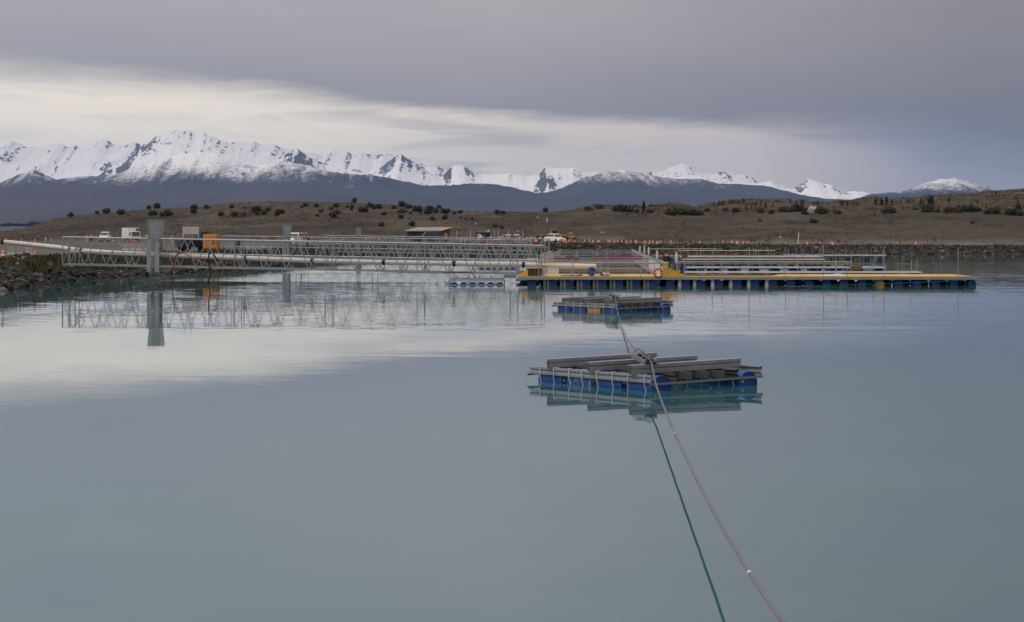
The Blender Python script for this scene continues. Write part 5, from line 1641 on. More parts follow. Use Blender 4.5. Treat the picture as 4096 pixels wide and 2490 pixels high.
# folding red flag sign and cone on the right bank
fd = d_at(3590, 983)
fl = thing('flag_stand', on_ground(3590, fd), 'red flag on a striped stand with a yellow foot, on the far right bank', 'flag')
MB().tube([(.1, 0, 0), (-.05, 0, .75), (-.10, 0, 1.1)], [.08, .05, .03], 8).build('stand', M_ORANGE, fl)
MB().tube([(.02, 0, .36), (-.01, 0, .52)], .075, 8).build('white_band', M_REFL, fl)
MB().prism([(-.30, .85), (.05, .78), (.12, 1.05), (-.05, 1.22), (-.32, 1.1)], -.02, .02).build('flag_cloth', M_RED, fl)
MB().cbox(-.55, .0, -.2, .2, 0, .09, .02).build('foot', M_SIGNY, fl)
fd = d_at(3232, 983)
bg_ = thing('orange_bag', on_ground(3240, fd + .6), 'flat orange bag lying beside a cone on the far bank', 'bag')
MB().loft([[(-.45, -.2, 0), (.5, -.2, 0), (.5, .2, 0), (-.45, .2, 0)], [(-.35, -.15, .16), (.4, -.1, .10), (.4, .1, .10), (-.35, .15, .16)]]).build('bag_body', M_HIORG, bg_)
wb_ = thing('white_box', on_ground(2629, d_at(2629, 976)), 'small white box on the far bank between cones, above the lifebuoy', 'box')
MB().cbox(-.16, .16, -.16, .16, 0, .34, .02).build('box_body', M_WHITE, wb_)
MB().box(-.18, .18, -.18, .18, .342, .38).build('lid', M_TARP, wb_)
tr = thing('timber_frame', on_ground(2637, d_at(2637, 974) + 2), 'low open timber frame behind the white box', 'frame')
for x in (-.72, .72): MB().bar((x, 0, 0), (x, 0, .62), .09, .09).build('leg', M_WOOD, tr)
MB().bar((-.8, 0, .66), (.8, 0, .66), .08, .08).build('crossbar', M_WOOD, tr)
# bollard bin seen between the gangways
wbn = thing('wheelie_bin', on_ground(951, 268), 'dark wheeled bin behind the middle gangway', 'bin')
MB().loft([[(-.24, -.24, .05), (.24, -.24, .05), (.24, .24, .05), (-.24, .24, .05)], [(-.29, -.3, .9), (.29, -.3, .9), (.29, .3, .9), (-.29, .3, .9)]]).build('bin_body', M_DKGREY, wbn)
MB().cbox(-.31, .31, -.32, .34, .903, .98, .02).build('lid', M_BLACK, wbn)
# concrete barrier block behind the small cone, and pale barrier on the left yard
for px0, px1, d, y0, lab in ((492, 592, 240, 975, 'long pale grey concrete barrier on the yard, seen through the nearest gangway'), (30, 132, 190, 986, 'pale weathered concrete barrier on the left bank behind the big cones'), (978, 1062, 250, 970, 'pale grey barrier seen between the nearest and middle gangways')):
    t_ = thing('concrete_barrier', on_ground((px0 + px1) / 2, d, -.05), lab, 'barrier', 'concrete barriers')
    w = (px1 - px0) / F * d / 2
    h = Z_(y0, d) - t_.location.z
    k = 3 if px0 < 400 or px0 > 900 else 4
    for i in range(k):
        a, b_ = -w + 2 * w * i / k + .01, -w + 2 * w * (i + 1) / k - .01
        MB().prism([(-.3, 0), (.3, 0), (.3, .12 * h), (.14, .35 * h), (.10, h), (-.10, h), (-.14, .35 * h), (-.3, .12 * h)], a, b_, 'X').build('barrier_block', mat('concrete_%d_%d' % (px0, i), (.30, .295, .29), .85, 0, .2, 1.5, (.22, .21, .19), .5, .1), t_)


# ---------------------------------------------------------------- people
def skin_body(name, joints, edges, radii, m, parent):
    me = bpy.data.meshes.new(name)
    me.from_pydata(joints, edges, [])
    ob = bpy.data.objects.new(name, me)
    COL.objects.link(ob)
    if parent: ob.parent = parent
    md = ob.modifiers.new('skin', 'SKIN')
    sv = me.skin_vertices[0].data if me.skin_vertices else None
    if sv is None:
        bm = bmesh.new(); bm.from_mesh(me); bm.verts.layers.skin.verify(); bm.to_mesh(me); bm.free()
        sv = me.skin_vertices[0].data
    for i, r in enumerate(radii):
        sv[i].radius = (r, r) if not isinstance(r, tuple) else r
        sv[i].use_root = (i == 0)
    sb = ob.modifiers.new('smooth', 'SUBSURF'); sb.levels = sb.render_levels = 1
    me.materials.append(m)
    return ob


def person(loc, rz, label, jacket, trousers, H=1.72, arms=((.10, .0), (.10, .0)), stride=.08, hair=M_HAIR):
    p = thing('person', loc, label, 'person', None, rz)
    k = H / 1.72
    J = [(0, 0, .92), (0, 0, 1.12), (0, 0, 1.34), (0, 0, 1.43), (0, -.01, 1.53), (0, -.02, 1.66),
         (.17, 0, 1.37), (.21, -.02 - arms[0][1], 1.12), (.19, -.10 - arms[0][0] - arms[0][1], .92), (.19, -.13 - arms[0][0] - arms[0][1], .84),
         (-.17, 0, 1.37), (-.21, -.02 - arms[1][1], 1.12), (-.19, -.10 - arms[1][0] - arms[1][1], .92), (-.19, -.13 - arms[1][0] - arms[1][1], .84),
         (.09, 0, .88), (.10, -stride * .6, .48), (.10, -stride, .08), (.10, -stride - .14, .04),
         (-.09, 0, .88), (-.10, stride * .3, .48), (-.10, stride, .08), (-.10, stride - .14, .04)]
    E = [(0, 1), (1, 2), (2, 3), (3, 4), (4, 5), (2, 6), (6, 7), (7, 8), (8, 9), (2, 10), (10, 11), (11, 12), (12, 13), (0, 14), (14, 15), (15, 16), (16, 17), (0, 18), (18, 19), (19, 20), (20, 21)]
    R = [(.14, .10), (.135, .10), (.15, .10), .055, .085, .095, .062, .048, .036, .034, .062, .048, .036, .034, .082, .058, .042, .04, .082, .058, .042, .04]
    sc = lambda L: [tuple(c * k for c in q) for q in L]
    skin_body('body', sc(J), E, [tuple(x * k for x in r) if isinstance(r, tuple) else r * k for r in R], M_SKIN, p)
    ji = [1, 0, 2, 6, 7, 8, 10, 11, 12]
    JJ = [J[i] for i in ji]
    skin_body('jacket', sc(JJ), [(0, 1), (0, 2), (2, 3), (3, 4), (4, 5), (2, 6), (6, 7), (7, 8)], [(.165 * k, .13 * k), (.165 * k, .13 * k), (.17 * k, .125 * k), .08 * k, .066 * k, .052 * k, .08 * k, .066 * k, .052 * k], jacket, p)
    li = [0, 14, 15, 16, 18, 19, 20]
    skin_body('trousers', sc([J[i] for i in li]), [(0, 1), (1, 2), (2, 3), (0, 4), (4, 5), (5, 6)], [(.15 * k, .115 * k), .10 * k, .076 * k, .06 * k, .10 * k, .076 * k, .06 * k], trousers, p)
    MB().lathe([(.02, 1.77), (.075, 1.755), (.105, 1.69), (.108, 1.63), (.09, 1.58)], 12, (0, .012, 0)).build('hair', hair, p, smooth=True).scale = (k, k, k)
    return p
gp_ = lambda px, d: on_ground(px, d)
person(gp_(1217, 286), math.radians(20), 'person in a lime vest and crimson top with pale trousers beside the white off-road vehicle', M_REDF, M_PALEF, 1.70, ((.14, .06), (.05, .0)))
person(gp_(1233, 285.5), math.radians(-50), 'person in dark clothes standing at the right of the pair beside the off-road vehicle', M_DARKF, M_DARKF, 1.74, ((.05, .0), (.12, .05)), .12)
person(gp_(586, 434), math.radians(30), 'person in a lime vest and dark red trousers right of the box truck', M_HIVIS, M_REDF, 1.7, ((.2, .1), (.1, .0)), .1)
person(gp_(365, 438), math.radians(-20), 'person in orange standing among the cones left of the small van', M_HIORG, M_DARKF, 1.7, ((.1, .0), (.1, .0)), .06)
person(Vector((X_(2664, WD + 2.6), WD + 2.6, zt + .05)), math.radians(160), 'person in a dark jacket and lime trousers on the walkway behind the yellow ramp', M_DARKF, M_HIVIS, 1.62, ((.15, .08), (.05, .0)), .05)


# ---------------------------------------------------------------- gulls
def gull_mesh_body():
    return mesh_of(MB().loft([[(x, r * math.cos(t), z + r * .9 * math.sin(t)) for t in np.linspace(0, 2 * math.pi, 9)[:-1]] for x, r, z in ((-.24, .012, .0), (-.19, .035, .01), (-.15, .05, .025), (-.08, .055, .01), (0, .075, 0), (.10, .06, .0), (.20, .025, .01), (.27, .008, .012))]), 'gull_body', M_GULL, True)
GB = gull_mesh_body()
def wing_mesh(s_):
    return mesh_of(MB().loft([[(-.08, s_ * .04, .03), (.08, s_ * .04, .03), (.08, s_ * .04, .045), (-.08, s_ * .04, .05)], [(-.10, s_ * .28, .16), (.05, s_ * .28, .15), (.05, s_ * .28, .16), (-.10, s_ * .28, .175)], [(.02, s_ * .58, .10), (.06, s_ * .58, .10), (.06, s_ * .58, .108), (.02, s_ * .58, .108)]]), 'gull_wing', M_GULL, True)
GW = {s_: wing_mesh(s_) for s_ in (-1, 1)}
BEAK = mesh_of(MB().lathe([(.012, 0), (.0, .05)], 6, axis='X'), 'beak', M_SIGNY)
LEG = mesh_of(MB().tube([(0, 0, 0), (0, 0, .12)], .008, 5), 'leg', M_SIGNY)
FOLD = {s_: mesh_of(MB().loft([[(-.08, s_ * .055, .03), (-.08, s_ * .075, -.01), (-.08, s_ * .06, -.04)], [(.10, s_ * .06, .035), (.10, s_ * .08, .0), (.10, s_ * .065, -.03)], [(.30, s_ * .015, .03), (.30, s_ * .02, .02), (.30, s_ * .012, .012)]]), 'folded_wing', M_GULLG) for s_ in (-1, 1)}
fly = [(1904, 897, 395, 'flying white gull highest of those left of the tractors'), (1951, 927, 330, 'flying white gull with spread wings above the navy trailer'), (2071, 926, 330, 'flying white gull with raised wings above the red trailers'),
       (2151, 871, 395, 'flying white gull against the brown slope, highest over the tractors'), (2407, 932, 370, 'flying white gull above the cones right of the white hatchback'), (3122, 950, 360, 'flying white gull left of the tall white marker pole')]
for i, (px, py, d, lab) in enumerate(fly):
    t_ = thing('gull', P(px, py, d), lab, 'gull', 'flying gulls', random.uniform(-2.5, 2.5))
    t_.rotation_euler[0] = random.uniform(-.5, .5)
    t_.scale = (1.05,) * 3
    part('body', GB, t_); part('wing', GW[-1], t_); part('wing', GW[1], t_)
    part('beak', BEAK, t_, (-.23, 0, .0), (0, 0, math.pi))
stand = [(1658, 955), (1845, 958), (1932, 951), (1960, 954), (2023, 957), (2035, 957), (2077, 956), (2107, 958), (2122, 957), (2136, 958), (2157, 957), (2162, 957)]
for i, (px, py) in enumerate(stand):
    d = 402. if px > 1700 else 398.
    g0 = on_ground(px, d)
    h = max(Z_(py + 2, d) - g0.z - .1, 0.02)
    if h > .1:
        t0_ = thing('perch_post', g0, ordw(i + 1) + ' low dark post from the left under a standing gull', 'post', 'perch posts')
        MB().cbox(-.05, .05, -.05, .05, -.1, h, .012).build('post_body', M_WOOD, t0_)
        MB().box(-.07, .07, -.07, .07, h + .003, h + .03).build('post_cap', M_TIMBER, t0_)
        h += .03
    t_ = thing('gull', g0 + Vector((0, 0, h)), ordw(i + 1) + ' standing white gull from the left, on the far bank', 'gull', 'standing gulls', random.uniform(-1, 1))
    t_.scale = (1.5,) * 3
    part('body', GB, t_, (0, 0, .21), (0, math.radians(-38), 0))
    part('folded_wing', FOLD[-1], t_, (0, 0, .21), (0, math.radians(-30), 0)); part('folded_wing', FOLD[1], t_, (0, 0, .21), (0, math.radians(-30), 0))
    part('beak', BEAK, t_, (-.17, 0, .36), (0, 0, math.pi))
    part('leg', LEG, t_, (.02, .03, 0)); part('leg', LEG, t_, (.02, -.03, 0))

# ---------------------------------------------------------------- vegetation
def leaf_mat(name, c1, c2):
    m = bpy.data.materials.new(name)
    m.use_nodes = True
    t = NT(m.node_tree)
    b = t.N['Principled BSDF']
    g = t.new('ShaderNodeNewGeometry')
    oi = t.new('ShaderNodeObjectInfo')
    f = t.math('MULTIPLY_ADD', oi.outputs['Random'], .4, t.math('MULTIPLY', g.outputs['Random Per Island'], .6))
    c = t.mix(f, (*c1, 1), (*c2, 1))
    t.L.new(c, b.inputs['Base Color'])
    b.inputs['Roughness'].default_value = .8
    b.inputs['Specular IOR Level'].default_value = .2
    return m
M_BUSH = leaf_mat('dark_bush_leaves', (.012, .017, .008), (.034, .042, .016))
M_BUSH2 = leaf_mat('olive_bush_leaves', (.034, .036, .014), (.064, .062, .027))
M_BUSHB = leaf_mat('brown_bush_leaves', (.035, .026, .018), (.065, .046, .030))
M_PINE = leaf_mat('pine_needles', (.008, .013, .008), (.022, .030, .014))
M_BARK = mat('bark', (.07, .055, .045), .9, 0, .3, 6.0)
M_GRASS = leaf_mat('weedy_grass', (.036, .040, .013), (.085, .075, .036))
M_TUSS = leaf_mat('dry_tussock', (.055, .040, .026), (.105, .078, .048))


def blob_crown(rd, n=420, flat=.85, leaf=.17):
    """leaf clumps spread through an uneven crown about 1 m in radius, its foot at z=0"""
    lobes = [(rd.uniform(-.45, .45), rd.uniform(-.45, .45), rd.uniform(.35, .95) * flat, rd.uniform(.35, .62)) for _ in range(7)]
    mb = MB()
    for _ in range(n):
        lx, ly, lz, lr = lobes[rd.randrange(7)]
        v = Vector((rd.gauss(0, 1), rd.gauss(0, 1), rd.gauss(0, 1))).normalized() * lr * rd.uniform(.55, 1.12)
        c = Vector((lx, ly, lz)) + v
        if c.z < .02: c.z = rd.uniform(.02, .3)
        nrm = (v.normalized() + Vector((rd.uniform(-.6, .6), rd.uniform(-.6, .6), rd.uniform(-.2, .8)))).normalized()
        a = nrm.cross(Vector((rd.uniform(-1, 1), rd.uniform(-1, 1), rd.uniform(-1, 1)))).normalized() * leaf * rd.uniform(.6, 1.3)
        b = nrm.cross(a).normalized() * leaf * rd.uniform(.4, .9)
        mb.add([c - a, c + b * .8, c + a * 1.1, c - b * .9], [(0, 1, 2, 3)])
    return mb
def stem_mesh(rd, h=.7):
    mb = MB()
    for k in range(4):
        a = rd.uniform(0, 6.28)
        mb.tube([(0, 0, -.08), (math.cos(a) * .12, math.sin(a) * .12, h * .45), (math.cos(a) * .4, math.sin(a) * .4, h)], [.06, .04, .015], 5)
    return mb
rb = random.Random(5)
CROWNS = {k: [mesh_of(blob_crown(rb), 'crown', m) for _ in range(4)] for k, m in (('dark', M_BUSH), ('olive', M_BUSH2), ('brown', M_BUSHB))}
STEMS = [mesh_of(stem_mesh(rb), 'stem', M_BARK) for _ in range(2)]


def bush(px, py, w, label, kind, d=None, hgt=1.0):
    """px,py: foot in the photo; w: width in photo pixels"""
    d = d or d_at(px, py, 430, 1080)
    r = 1.28 * w / F * d / 2
    b = thing('bush', on_ground(px, d, -.1 * r), label, 'bush', 'bushes on the hills', rb.uniform(0, 6.28))
    b.scale = (r, r, r * hgt)
    part('crown', CROWNS[kind][rb.randrange(4)], b)
    part('stem', STEMS[rb.randrange(2)], b)
    return b


# bushes read off the left hill: column, foot row, width
L_BUSH = [(283, 868, 26, 'brown'), (388, 858, 20, 'brown'), (425, 855, 32, 'brown'), (484, 860, 34, 'dark'), (596, 835, 22, 'dark'), (627, 833, 34, 'dark'), (610, 862, 32, 'dark'), (650, 866, 26, 'olive'), (672, 864, 34, 'dark'),
          (775, 838, 30, 'dark'), (776, 854, 28, 'dark'), (828, 836, 24, 'olive'), (884, 864, 26, 'dark'), (928, 834, 22, 'dark'), (940, 867, 30, 'brown'), (972, 868, 26, 'olive'), (978, 836, 12, 'brown'), (1024, 848, 38, 'dark'), (1029, 862, 20, 'olive'),
          (1055, 860, 28, 'olive'), (1075, 845, 22, 'dark'), (1108, 866, 20, 'dark'), (1118, 858, 34, 'dark'), (1206, 834, 16, 'olive'), (1221, 827, 20, 'dark'), (1265, 829, 22, 'dark'), (1270, 868, 16, 'dark'), (1284, 852, 20, 'dark'), (1325, 840, 18, 'olive'),
          (1345, 830, 24, 'dark'), (1334, 872, 36, 'olive'), (1352, 858, 26, 'olive'), (1390, 832, 14, 'brown'), (1408, 832, 18, 'dark'), (1406, 842, 14, 'dark'), (1415, 812, 30, 'brown'), (1453, 850, 36, 'dark'), (1483, 831, 30, 'dark'), (1497, 838, 20, 'dark'), (1514, 836, 26, 'dark'),
          (1536, 862, 22, 'brown'), (1575, 837, 22, 'dark'), (1601, 873, 26, 'olive'), (1606, 854, 24, 'brown'), (1608, 827, 32, 'dark'), (1636, 834, 24, 'dark'), (1625, 848, 12, 'dark'), (1641, 858, 16, 'brown'), (1669, 848, 38, 'dark'), (1681, 860, 12, 'brown'),
          (1713, 857, 34, 'dark'), (1720, 840, 28, 'dark'), (1744, 853, 28, 'olive'), (1756, 835, 20, 'dark'), (1728, 882, 22, 'brown'), (1778, 855, 30, 'dark'), (1791, 850, 22, 'dark'), (1781, 880, 30, 'brown'), (1817, 858, 18, 'dark'), (1841, 855, 22, 'dark'),
          (1843, 878, 12, 'brown'), (1861, 877, 10, 'brown'), (1889, 879, 12, 'brown'), (1524, 907, 26, 'olive'), (1645, 905, 30, 'olive'), (1990, 857, 26, 'brown'), (2010, 857, 22, 'dark'), (1983, 912, 22, 'olive'), (2008, 916, 18, 'brown'), (2181, 847, 26, 'dark')]
for i, (px, py, w, k) in enumerate(L_BUSH):
    lab = {'dark': 'dark green', 'olive': 'dull olive', 'brown': 'bare brown'}[k] + ' bush on the left-hand hill, ' + ordw(sorted(x[0] for x in L_BUSH).index(px) + 1) + ' of all its bushes from the left'
    bush(px, py, w, lab, k)
R_BUSH = [(2351, 842, 30, 'brown'), (2400, 836, 34, 'brown'), (2470, 844, 40, 'dark'), (2490, 848, 50, 'dark'), (2512, 850, 30, 'dark'), (2545, 852, 30, 'brown'), (2602, 852, 30, 'brown'), (2692, 861, 62, 'olive'), (2725, 861, 50, 'olive'), (2770, 862, 50, 'dark'), (2800, 862, 34, 'brown'),
          (2830, 846, 26, 'brown'), (2900, 846, 30, 'brown'), (2944, 850, 34, 'dark'), (3040, 852, 36, 'olive'), (3087, 856, 30, 'brown'), (3130, 848, 44, 'olive'), (3160, 850, 40, 'olive'), (3195, 846, 60, 'dark'), (3230, 850, 44, 'dark'), (3260, 852, 40, 'dark'), (3290, 855, 56, 'olive'), (3220, 858, 30, 'dark'), (3350, 856, 30, 'brown'),
          (3548, 852, 46, 'olive'), (3570, 854, 30, 'dark'), (3660, 842, 26, 'olive'), (3710, 848, 56, 'olive'), (3750, 850, 24, 'dark'), (3790, 852, 46, 'brown'), (3830, 852, 50, 'olive'), (3870, 848, 56, 'dark'), (3905, 846, 40, 'olive'), (3975, 856, 54, 'dark'), (3950, 858, 40, 'olive'), (4048, 860, 52, 'dark'), (4085, 864, 40, 'olive'),
          (3256, 893, 34, 'olive'), (3042, 887, 20, 'olive'), (3890, 896, 20, 'brown'), (4070, 836, 26, 'dark'), (3985, 838, 20, 'brown')]
for i, (px, py, w, k) in enumerate(R_BUSH):
    lab = {'dark': 'dark green', 'olive': 'dull olive', 'brown': 'bare brown'}[k] + ' scrub bush on the right-hand hills, ' + ordw(sorted(x[0] for x in R_BUSH).index(px) + 1) + ' of all its bushes from the left'
    bush(px, py, w, lab, k, None, .75)


def pine_mesh(rd, n=330):
    mb = MB()
    for _ in range(n):
        t = rd.random() ** .8
        z = .12 + t * .88
        R = .30 * (1 - t) ** .85 + .015
        tier = .75 + .25 * math.cos(z * 38)
        a = rd.uniform(0, 6.28)
        r = R * tier * rd.uniform(.35, 1.1)
        c = Vector((math.cos(a) * r, math.sin(a) * r, z - r * .25))
        o = Vector((math.cos(a), math.sin(a), -.35)).normalized() * rd.uniform(.05, .11)
        s_ = Vector((-math.sin(a), math.cos(a), rd.uniform(-.4, .4))).normalized() * rd.uniform(.025, .05)
        mb.add([c - o, c + s_, c + o, c - s_], [(0, 1, 2, 3)])
    return mb
PINES = [mesh_of(pine_mesh(rb), 'crown', M_PINE) for _ in range(4)]
TRUNK = mesh_of(MB().tube([(0, 0, -.05), (0, 0, .5), (0, 0, .97)], [.035, .02, .004], 6), 'trunk', M_BARK)
PINE = [(2460, 848, 22), (2520, 850, 26), (2531, 851, 22), (2574, 855, 44), (2377, 860, 10), (2405, 861, 7), (2493, 858, 9), (2508, 862, 10), (2554, 864, 9), (2565, 864, 8), (2580, 865, 9), (2635, 860, 10), (2855, 823, 14), (2876, 822, 18), (2888, 821, 17), (2895, 820, 16), (2918, 815, 14), (2930, 815, 16), (2940, 815, 14), (2950, 815, 18), (2960, 814, 14), (2975, 816, 20), (2985, 835, 18), (2862, 856, 12), (2893, 856, 10), (2935, 860, 10),
        (3006, 836, 14), (3020, 837, 14), (3035, 838, 12), (3062, 834, 20), (3008, 822, 14), (3025, 822, 18), (3045, 822, 16), (3060, 822, 14), (3092, 822, 12), (3115, 812, 12), (3128, 812, 10), (3161, 814, 20), (3185, 822, 20), (3205, 825, 24), (3212, 822, 22), (3255, 825, 16), (3270, 824, 20), (3365, 824, 22), (3373, 823, 18), (3390, 824, 18), (3412, 823, 14), (3430, 822, 14), (3500, 815, 18), (3506, 815, 22), (3524, 822, 26), (3530, 824, 22), (3546, 824, 34), (3566, 824, 22), (3498, 860, 14), (3544, 862, 16), (3603, 809, 12), (3625, 812, 14), (3635, 812, 18),
        (3682, 822, 26), (3692, 816, 22), (3706, 802, 16), (3714, 822, 30), (3722, 820, 34), (3730, 816, 30), (3700, 838, 20), (3730, 840, 24), (3754, 850, 22), (3796, 812, 22), (3784, 855, 18), (3856, 846, 28), (3884, 844, 30), (3893, 842, 22), (3910, 815, 16), (3945, 835, 14), (3968, 790, 16), (3984, 785, 20), (4065, 800, 18), (4072, 832, 26), (4080, 848, 14), (4020, 862, 12)]
for i, (px, py, h) in enumerate(PINE):
    d = d_at(px, py + 1, 560, 1085)
    rank = sorted(range(len(PINE)), key=lambda j: (PINE[j][0], j)).index(i) + 1
    p_ = thing('pine_tree', on_ground(px, d, -.05), 'small dark wilding pine on the right-hand hills, ' + ordw(rank) + ' pine from the left', 'pine tree', 'pines on the right hills', rb.uniform(0, 6.28))
    s_ = h / F * d * 1.15
    p_.scale = (s_ * rb.uniform(.9, 1.25), s_ * rb.uniform(.9, 1.25), s_)
    part('crown', PINES[rb.randrange(4)], p_)
    part('trunk', TRUNK, p_)

# pale boulder among the right-hand pines
def rock_mesh(rd, sub=2, rough=.28, m=None, name='rock'):
    bm = bmesh.new()
    bmesh.ops.create_icosphere(bm, subdivisions=sub, radius=1.0)
    cuts = [(Vector((rd.gauss(0, 1), rd.gauss(0, 1), rd.gauss(0, .8))).normalized(), rd.uniform(.55, .85)) for _ in range(7)]
    for v in bm.verts:
        for nrm, c in cuts:
            k = v.co.dot(nrm)
            if k > c: v.co -= nrm * (k - c)
        v.co *= 1 + rd.uniform(-rough, rough) * .25
    me = bpy.data.meshes.new(name)
    bm.to_mesh(me); bm.free()
    me.materials.append(m)
    return me
bd = d_at(3249, 854, 560, 1085)
bo_ = tag(free('boulder', rock_mesh(rb, 3, .12, M_ROCKP, 'boulder'), on_ground(3249, bd, .6), (0, 0, .4), (1.55, 1.3, 2.1)), 'large pale boulder among the dark scrub on the right-hand hill', 'boulder', kind='thing')

# ---------------------------------------------------------------- rocks along the banks (pieces of the ground)
def rock_mat():
    m = bpy.data.materials.new('bank_stone')
    m.use_nodes = True
    t = NT(m.node_tree)
    b = t.N['Principled BSDF']
    oi = t.new('ShaderNodeObjectInfo')
    tc = t.new('ShaderNodeTexCoord')
    g = t.new('ShaderNodeNewGeometry')
    n = t.noise(tc.outputs['Object'], 2.2, 5.0, .65).outputs[0]
    isl = g.outputs['Random Per Island']
    f = t.math('FRACT', t.math('ADD', oi.outputs['Random'], isl))
    c = t.ramp(f, [(0.0, (.028, .025, .022)), (.5, (.048, .044, .038)), (.8, (.075, .069, .062)), (1.0, (.19, .18, .165))], 'LINEAR')
    k = t.math('MULTIPLY_ADD', t.math('SUBTRACT', n, .5), .9, 1.0)
    sc = t.new('ShaderNodeVectorMath', operation='SCALE'); t.L.new(c, sc.inputs[0]); t.L.new(k, sc.inputs[3])
    t.L.new(sc.outputs[0], b.inputs['Base Color'])
    b.inputs['Roughness'].default_value = .9
    b.inputs['Specular IOR Level'].default_value = .2
    return m
M_STONE = rock_mat()
ROCKS = [rock_mesh(rb, 1, .3, M_STONE) for _ in range(8)]
rr = random.Random(11)
def put_rock(px, d, s_):
    z = float(gz(px, d))
    part('rock', ROCKS[rr.randrange(8)], GROUND, (X_(px, d), d, max(z, -.05) + s_ * rr.uniform(-.1, .3)), (rr.uniform(-.5, .5), rr.uniform(-.5, .5), rr.uniform(0, 6.28)), (s_ * rr.uniform(.9, 1.6), s_ * rr.uniform(.8, 1.2), s_ * rr.uniform(.5, .85)))
for i in range(185):                                   # left bank, waterline and lower slope
    px = rr.uniform(-60, 1120)
    ds_ = float(d_shore(px)); bw_ = float(bank_w(px))
    t_ = abs(rr.gauss(0, .22))
    put_rock(px, ds_ + bw_ * t_, rr.uniform(.16, .42) * (1 if px < 700 else .85))
for px, py, s_ in ((60, 1026, .26), (72, 1024, .28), (85, 1024, .32), (98, 1023, .3), (110, 1024, .3), (130, 1026, .26), (150, 1030, .2), (75, 1031, .22), (180, 1030, .2), (30, 1156, .42), (65, 1158, .40), (10, 1150, .38), (85, 1161, .3)):
    put_rock(px, max(d_at(px, py, 100, 260), 100), s_)
for i in range(104):                                   # far bank to the right
    px = rr.uniform(2280, 4130) if i > 30 else rr.uniform(3350, 4130)
    ds_ = float(d_shore(px)); bw_ = float(bank_w(px))
    put_rock(px, ds_ + bw_ * rr.uniform(-.02, .75), rr.uniform(.22, .55))
# the remaining small stones, too many to count
def stone_stuff():
    mb = MB()
    base = [(list(v.co for v in m.vertices), [tuple(p.vertices) for p in m.polygons]) for m in [rock_mesh(rr, 1, .3, M_STONE) for _ in range(5)]]
    for i in range(2600):
        px = rr.uniform(-250, 4300)
        ds_ = float(d_shore(px)); bw_ = float(bank_w(px))
        d = ds_ + bw_ * (abs(rr.gauss(0, .35)) if px < 1400 else rr.uniform(-.02, .85))
        s_ = rr.uniform(.07, .22) if px < 1400 else rr.uniform(.12, .34)
        z = max(float(gz(px, d)), -.04)
        vs, fs = base[rr.randrange(5)]
        a = rr.uniform(0, 6.28); ca, sa = math.cos(a), math.sin(a)
        k1, k2 = rr.uniform(.8, 1.5), rr.uniform(.5, .9)
        o = Vector((X_(px, d), d, z + s_ * .1))
        mb.add([o + Vector(((v.x * ca - v.y * sa) * s_ * k1, (v.x * sa + v.y * ca) * s_, v.z * s_ * k2)) for v in vs], fs)
    ob = mb.build('bank_stones', M_STONE, GROUND)
    ob['kind'] = 'stuff'
stone_stuff()


# ---------------------------------------------------------------- grass and tussock (uncountable)
def tufts(name, label, pts, m, hmin, hmax, blades=6, spread=.35):
    mb = MB()
    for (x, y, z, k) in pts:
        for _ in range(blades):
            a = rr.uniform(0, 6.28)
            h = rr.uniform(hmin, hmax) * k
            bx, by = x + rr.gauss(0, spread * k * .5), y + rr.gauss(0, spread * k * .5)
            w = h * .16
            lx, ly = math.cos(a) * h * .5, math.sin(a) * h * .5
            px_, py_ = -math.sin(a) * w, math.cos(a) * w
            mb.add([(bx - px_, by - py_, z - .03), (bx + px_, by + py_, z - .03), (bx + lx * .5 + px_ * .7, by + ly * .5 + py_ * .7, z + h * .65), (bx + lx, by + ly, z + h)], [(0, 1, 2), (0, 2, 3)])
    ob = mb.build(name, m)
    return tag(ob, label, 'grass', kind='stuff')
pts = []
for i in range(3600):
    px = rr.uniform(-250, 1250)
    ds_ = float(d_shore(px)); bw_ = float(bank_w(px))
    t_ = rr.uniform(.28, 1.25)
    if vnoise(np.array(px / 40.), np.array(t_ * 3.), 4) < .35: continue
    d = ds_ + bw_ * t_
    pts.append((X_(px, d), d, float(gz(px, d)), rr.uniform(.6, 1.2)))
for i in range(2600):
    px = rr.uniform(1250, 4300)
    ds_ = float(d_shore(px)); bw_ = float(bank_w(px))
    d = ds_ + bw_ * rr.uniform(.45, 1.3)
    pts.append((X_(px, d), d, float(gz(px, d)), rr.uniform(.6, 1.3)))
tufts('bank_grass', 'weedy green grass on the upper banks of the lake', pts, M_GRASS, .12, .38)
pts = []
for i in range(9000):
    px = rr.uniform(-150, 4250)
    d = rr.uniform(455, 745) if px < 2300 else rr.uniform(400, 1075)
    k = vnoise(np.array(px / 60.), np.array(d / 14.), 14)
    if k < .45: continue
    pts.append((X_(px, d), d, float(gz(px, d)), rr.uniform(.7, 1.5)))
tufts('hill_tussock', 'dry brown tussock grass scattered over the hills', pts, M_TUSS, .14, .42, 5, .5)
pts = []
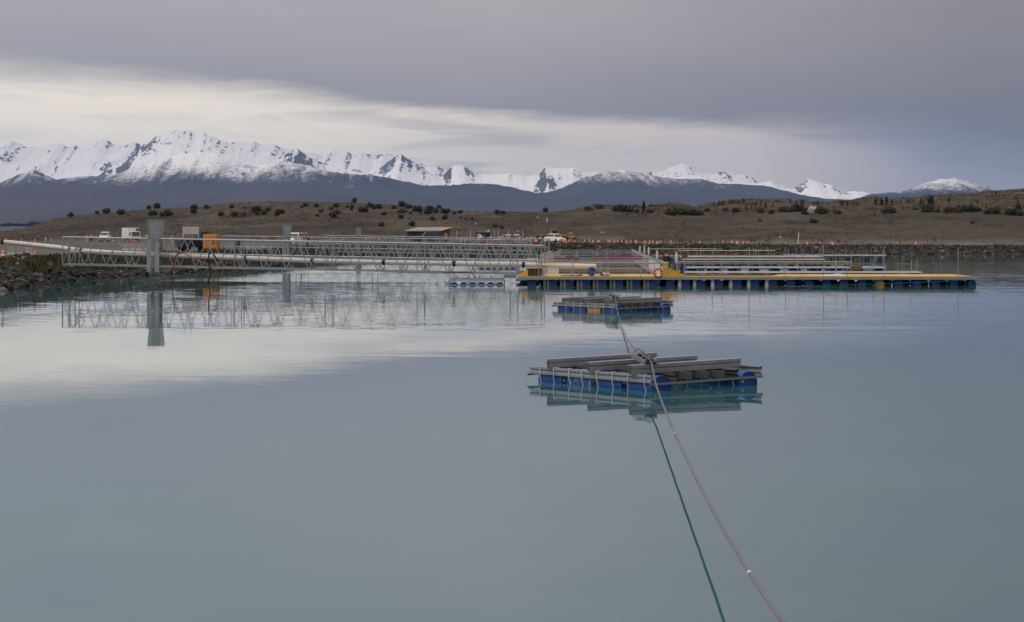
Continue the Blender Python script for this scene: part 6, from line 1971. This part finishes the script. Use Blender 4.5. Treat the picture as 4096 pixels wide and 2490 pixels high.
for i in range(2600):
    px = rr.uniform(2350, 4250)
    d = rr.uniform(655, 1085)
    pts.append((X_(px, d), d, float(gz(px, d)), rr.uniform(.8, 2.2)))
tufts('gold_scrub', 'low golden-brown scrub over the rough right-hand hills', pts, leaf_mat('gold_scrub_leaves', (.036, .032, .015), (.092, .068, .032)), .2, .55, 6, .8)

# ---------------------------------------------------------------- fences on the hill
def fence(label, u0, u1, dfun, step, h):
    d0 = dfun(u0)
    f = thing('wire_fence', on_ground(u0, d0), label, 'fence', 'wire fences on the hill')
    us = np.arange(u0, u1, step)
    prev = None
    for u in us:
        p = on_ground(u, dfun(u)) - f.location
        MB().box(p.x - .05, p.x + .05, p.y - .05, p.y + .05, p.z - .1, p.z + h).build('post', M_TIMBER, f)
        if prev is not None:
            for k in (.45, .95):
                MB().bar(prev + Vector((0, 0, h * k)), p + Vector((0, 0, h * k)), .012, .012).build('wire', M_GALVD, f)
        prev = p
fence('wire fence along the shelf of the left-hand hill', 640, 2000, lambda u: 607 + 6 * math.sin(u / 170.), 48, 1.15)
fence('wire fence at the foot of the right-hand field', 2440, 4090, lambda u: 452 + 5 * math.sin(u / 240.), 62, 1.05)

# ---------------------------------------------------------------- far shelter belt on the plain
def far_trees():
    rd = random.Random(3)
    k = 0
    spots = [(px, 5600 + rd.uniform(-120, 120), rd.uniform(9, 13)) for px in np.arange(-190, 210, 9)]
    spots += [(px, 5500 + rd.uniform(-80, 80), rd.uniform(14, 19)) for px in np.arange(120, 230, 9)]
    mb = MB()
    for px, d, h in spots:
        base = CROWNS['dark'][rd.randrange(4)]
        o = Vector((X_(px, d), d, float(gz(px, d))))
        a = rd.uniform(0, 6.28); ca, sa = math.cos(a), math.sin(a)
        vs = [o + Vector(((v.co.x * ca - v.co.y * sa) * h * .55, (v.co.x * sa + v.co.y * ca) * h * .55, v.co.z * h * .6)) for v in base.vertices]
        mb.add(vs, [tuple(p.vertices) for p in base.polygons])
    return tag(mb.build('shelter_belt', M_PINE), 'dark far-off shelter belt of trees on the plain at the left edge', 'trees', kind='stuff')
far_trees()
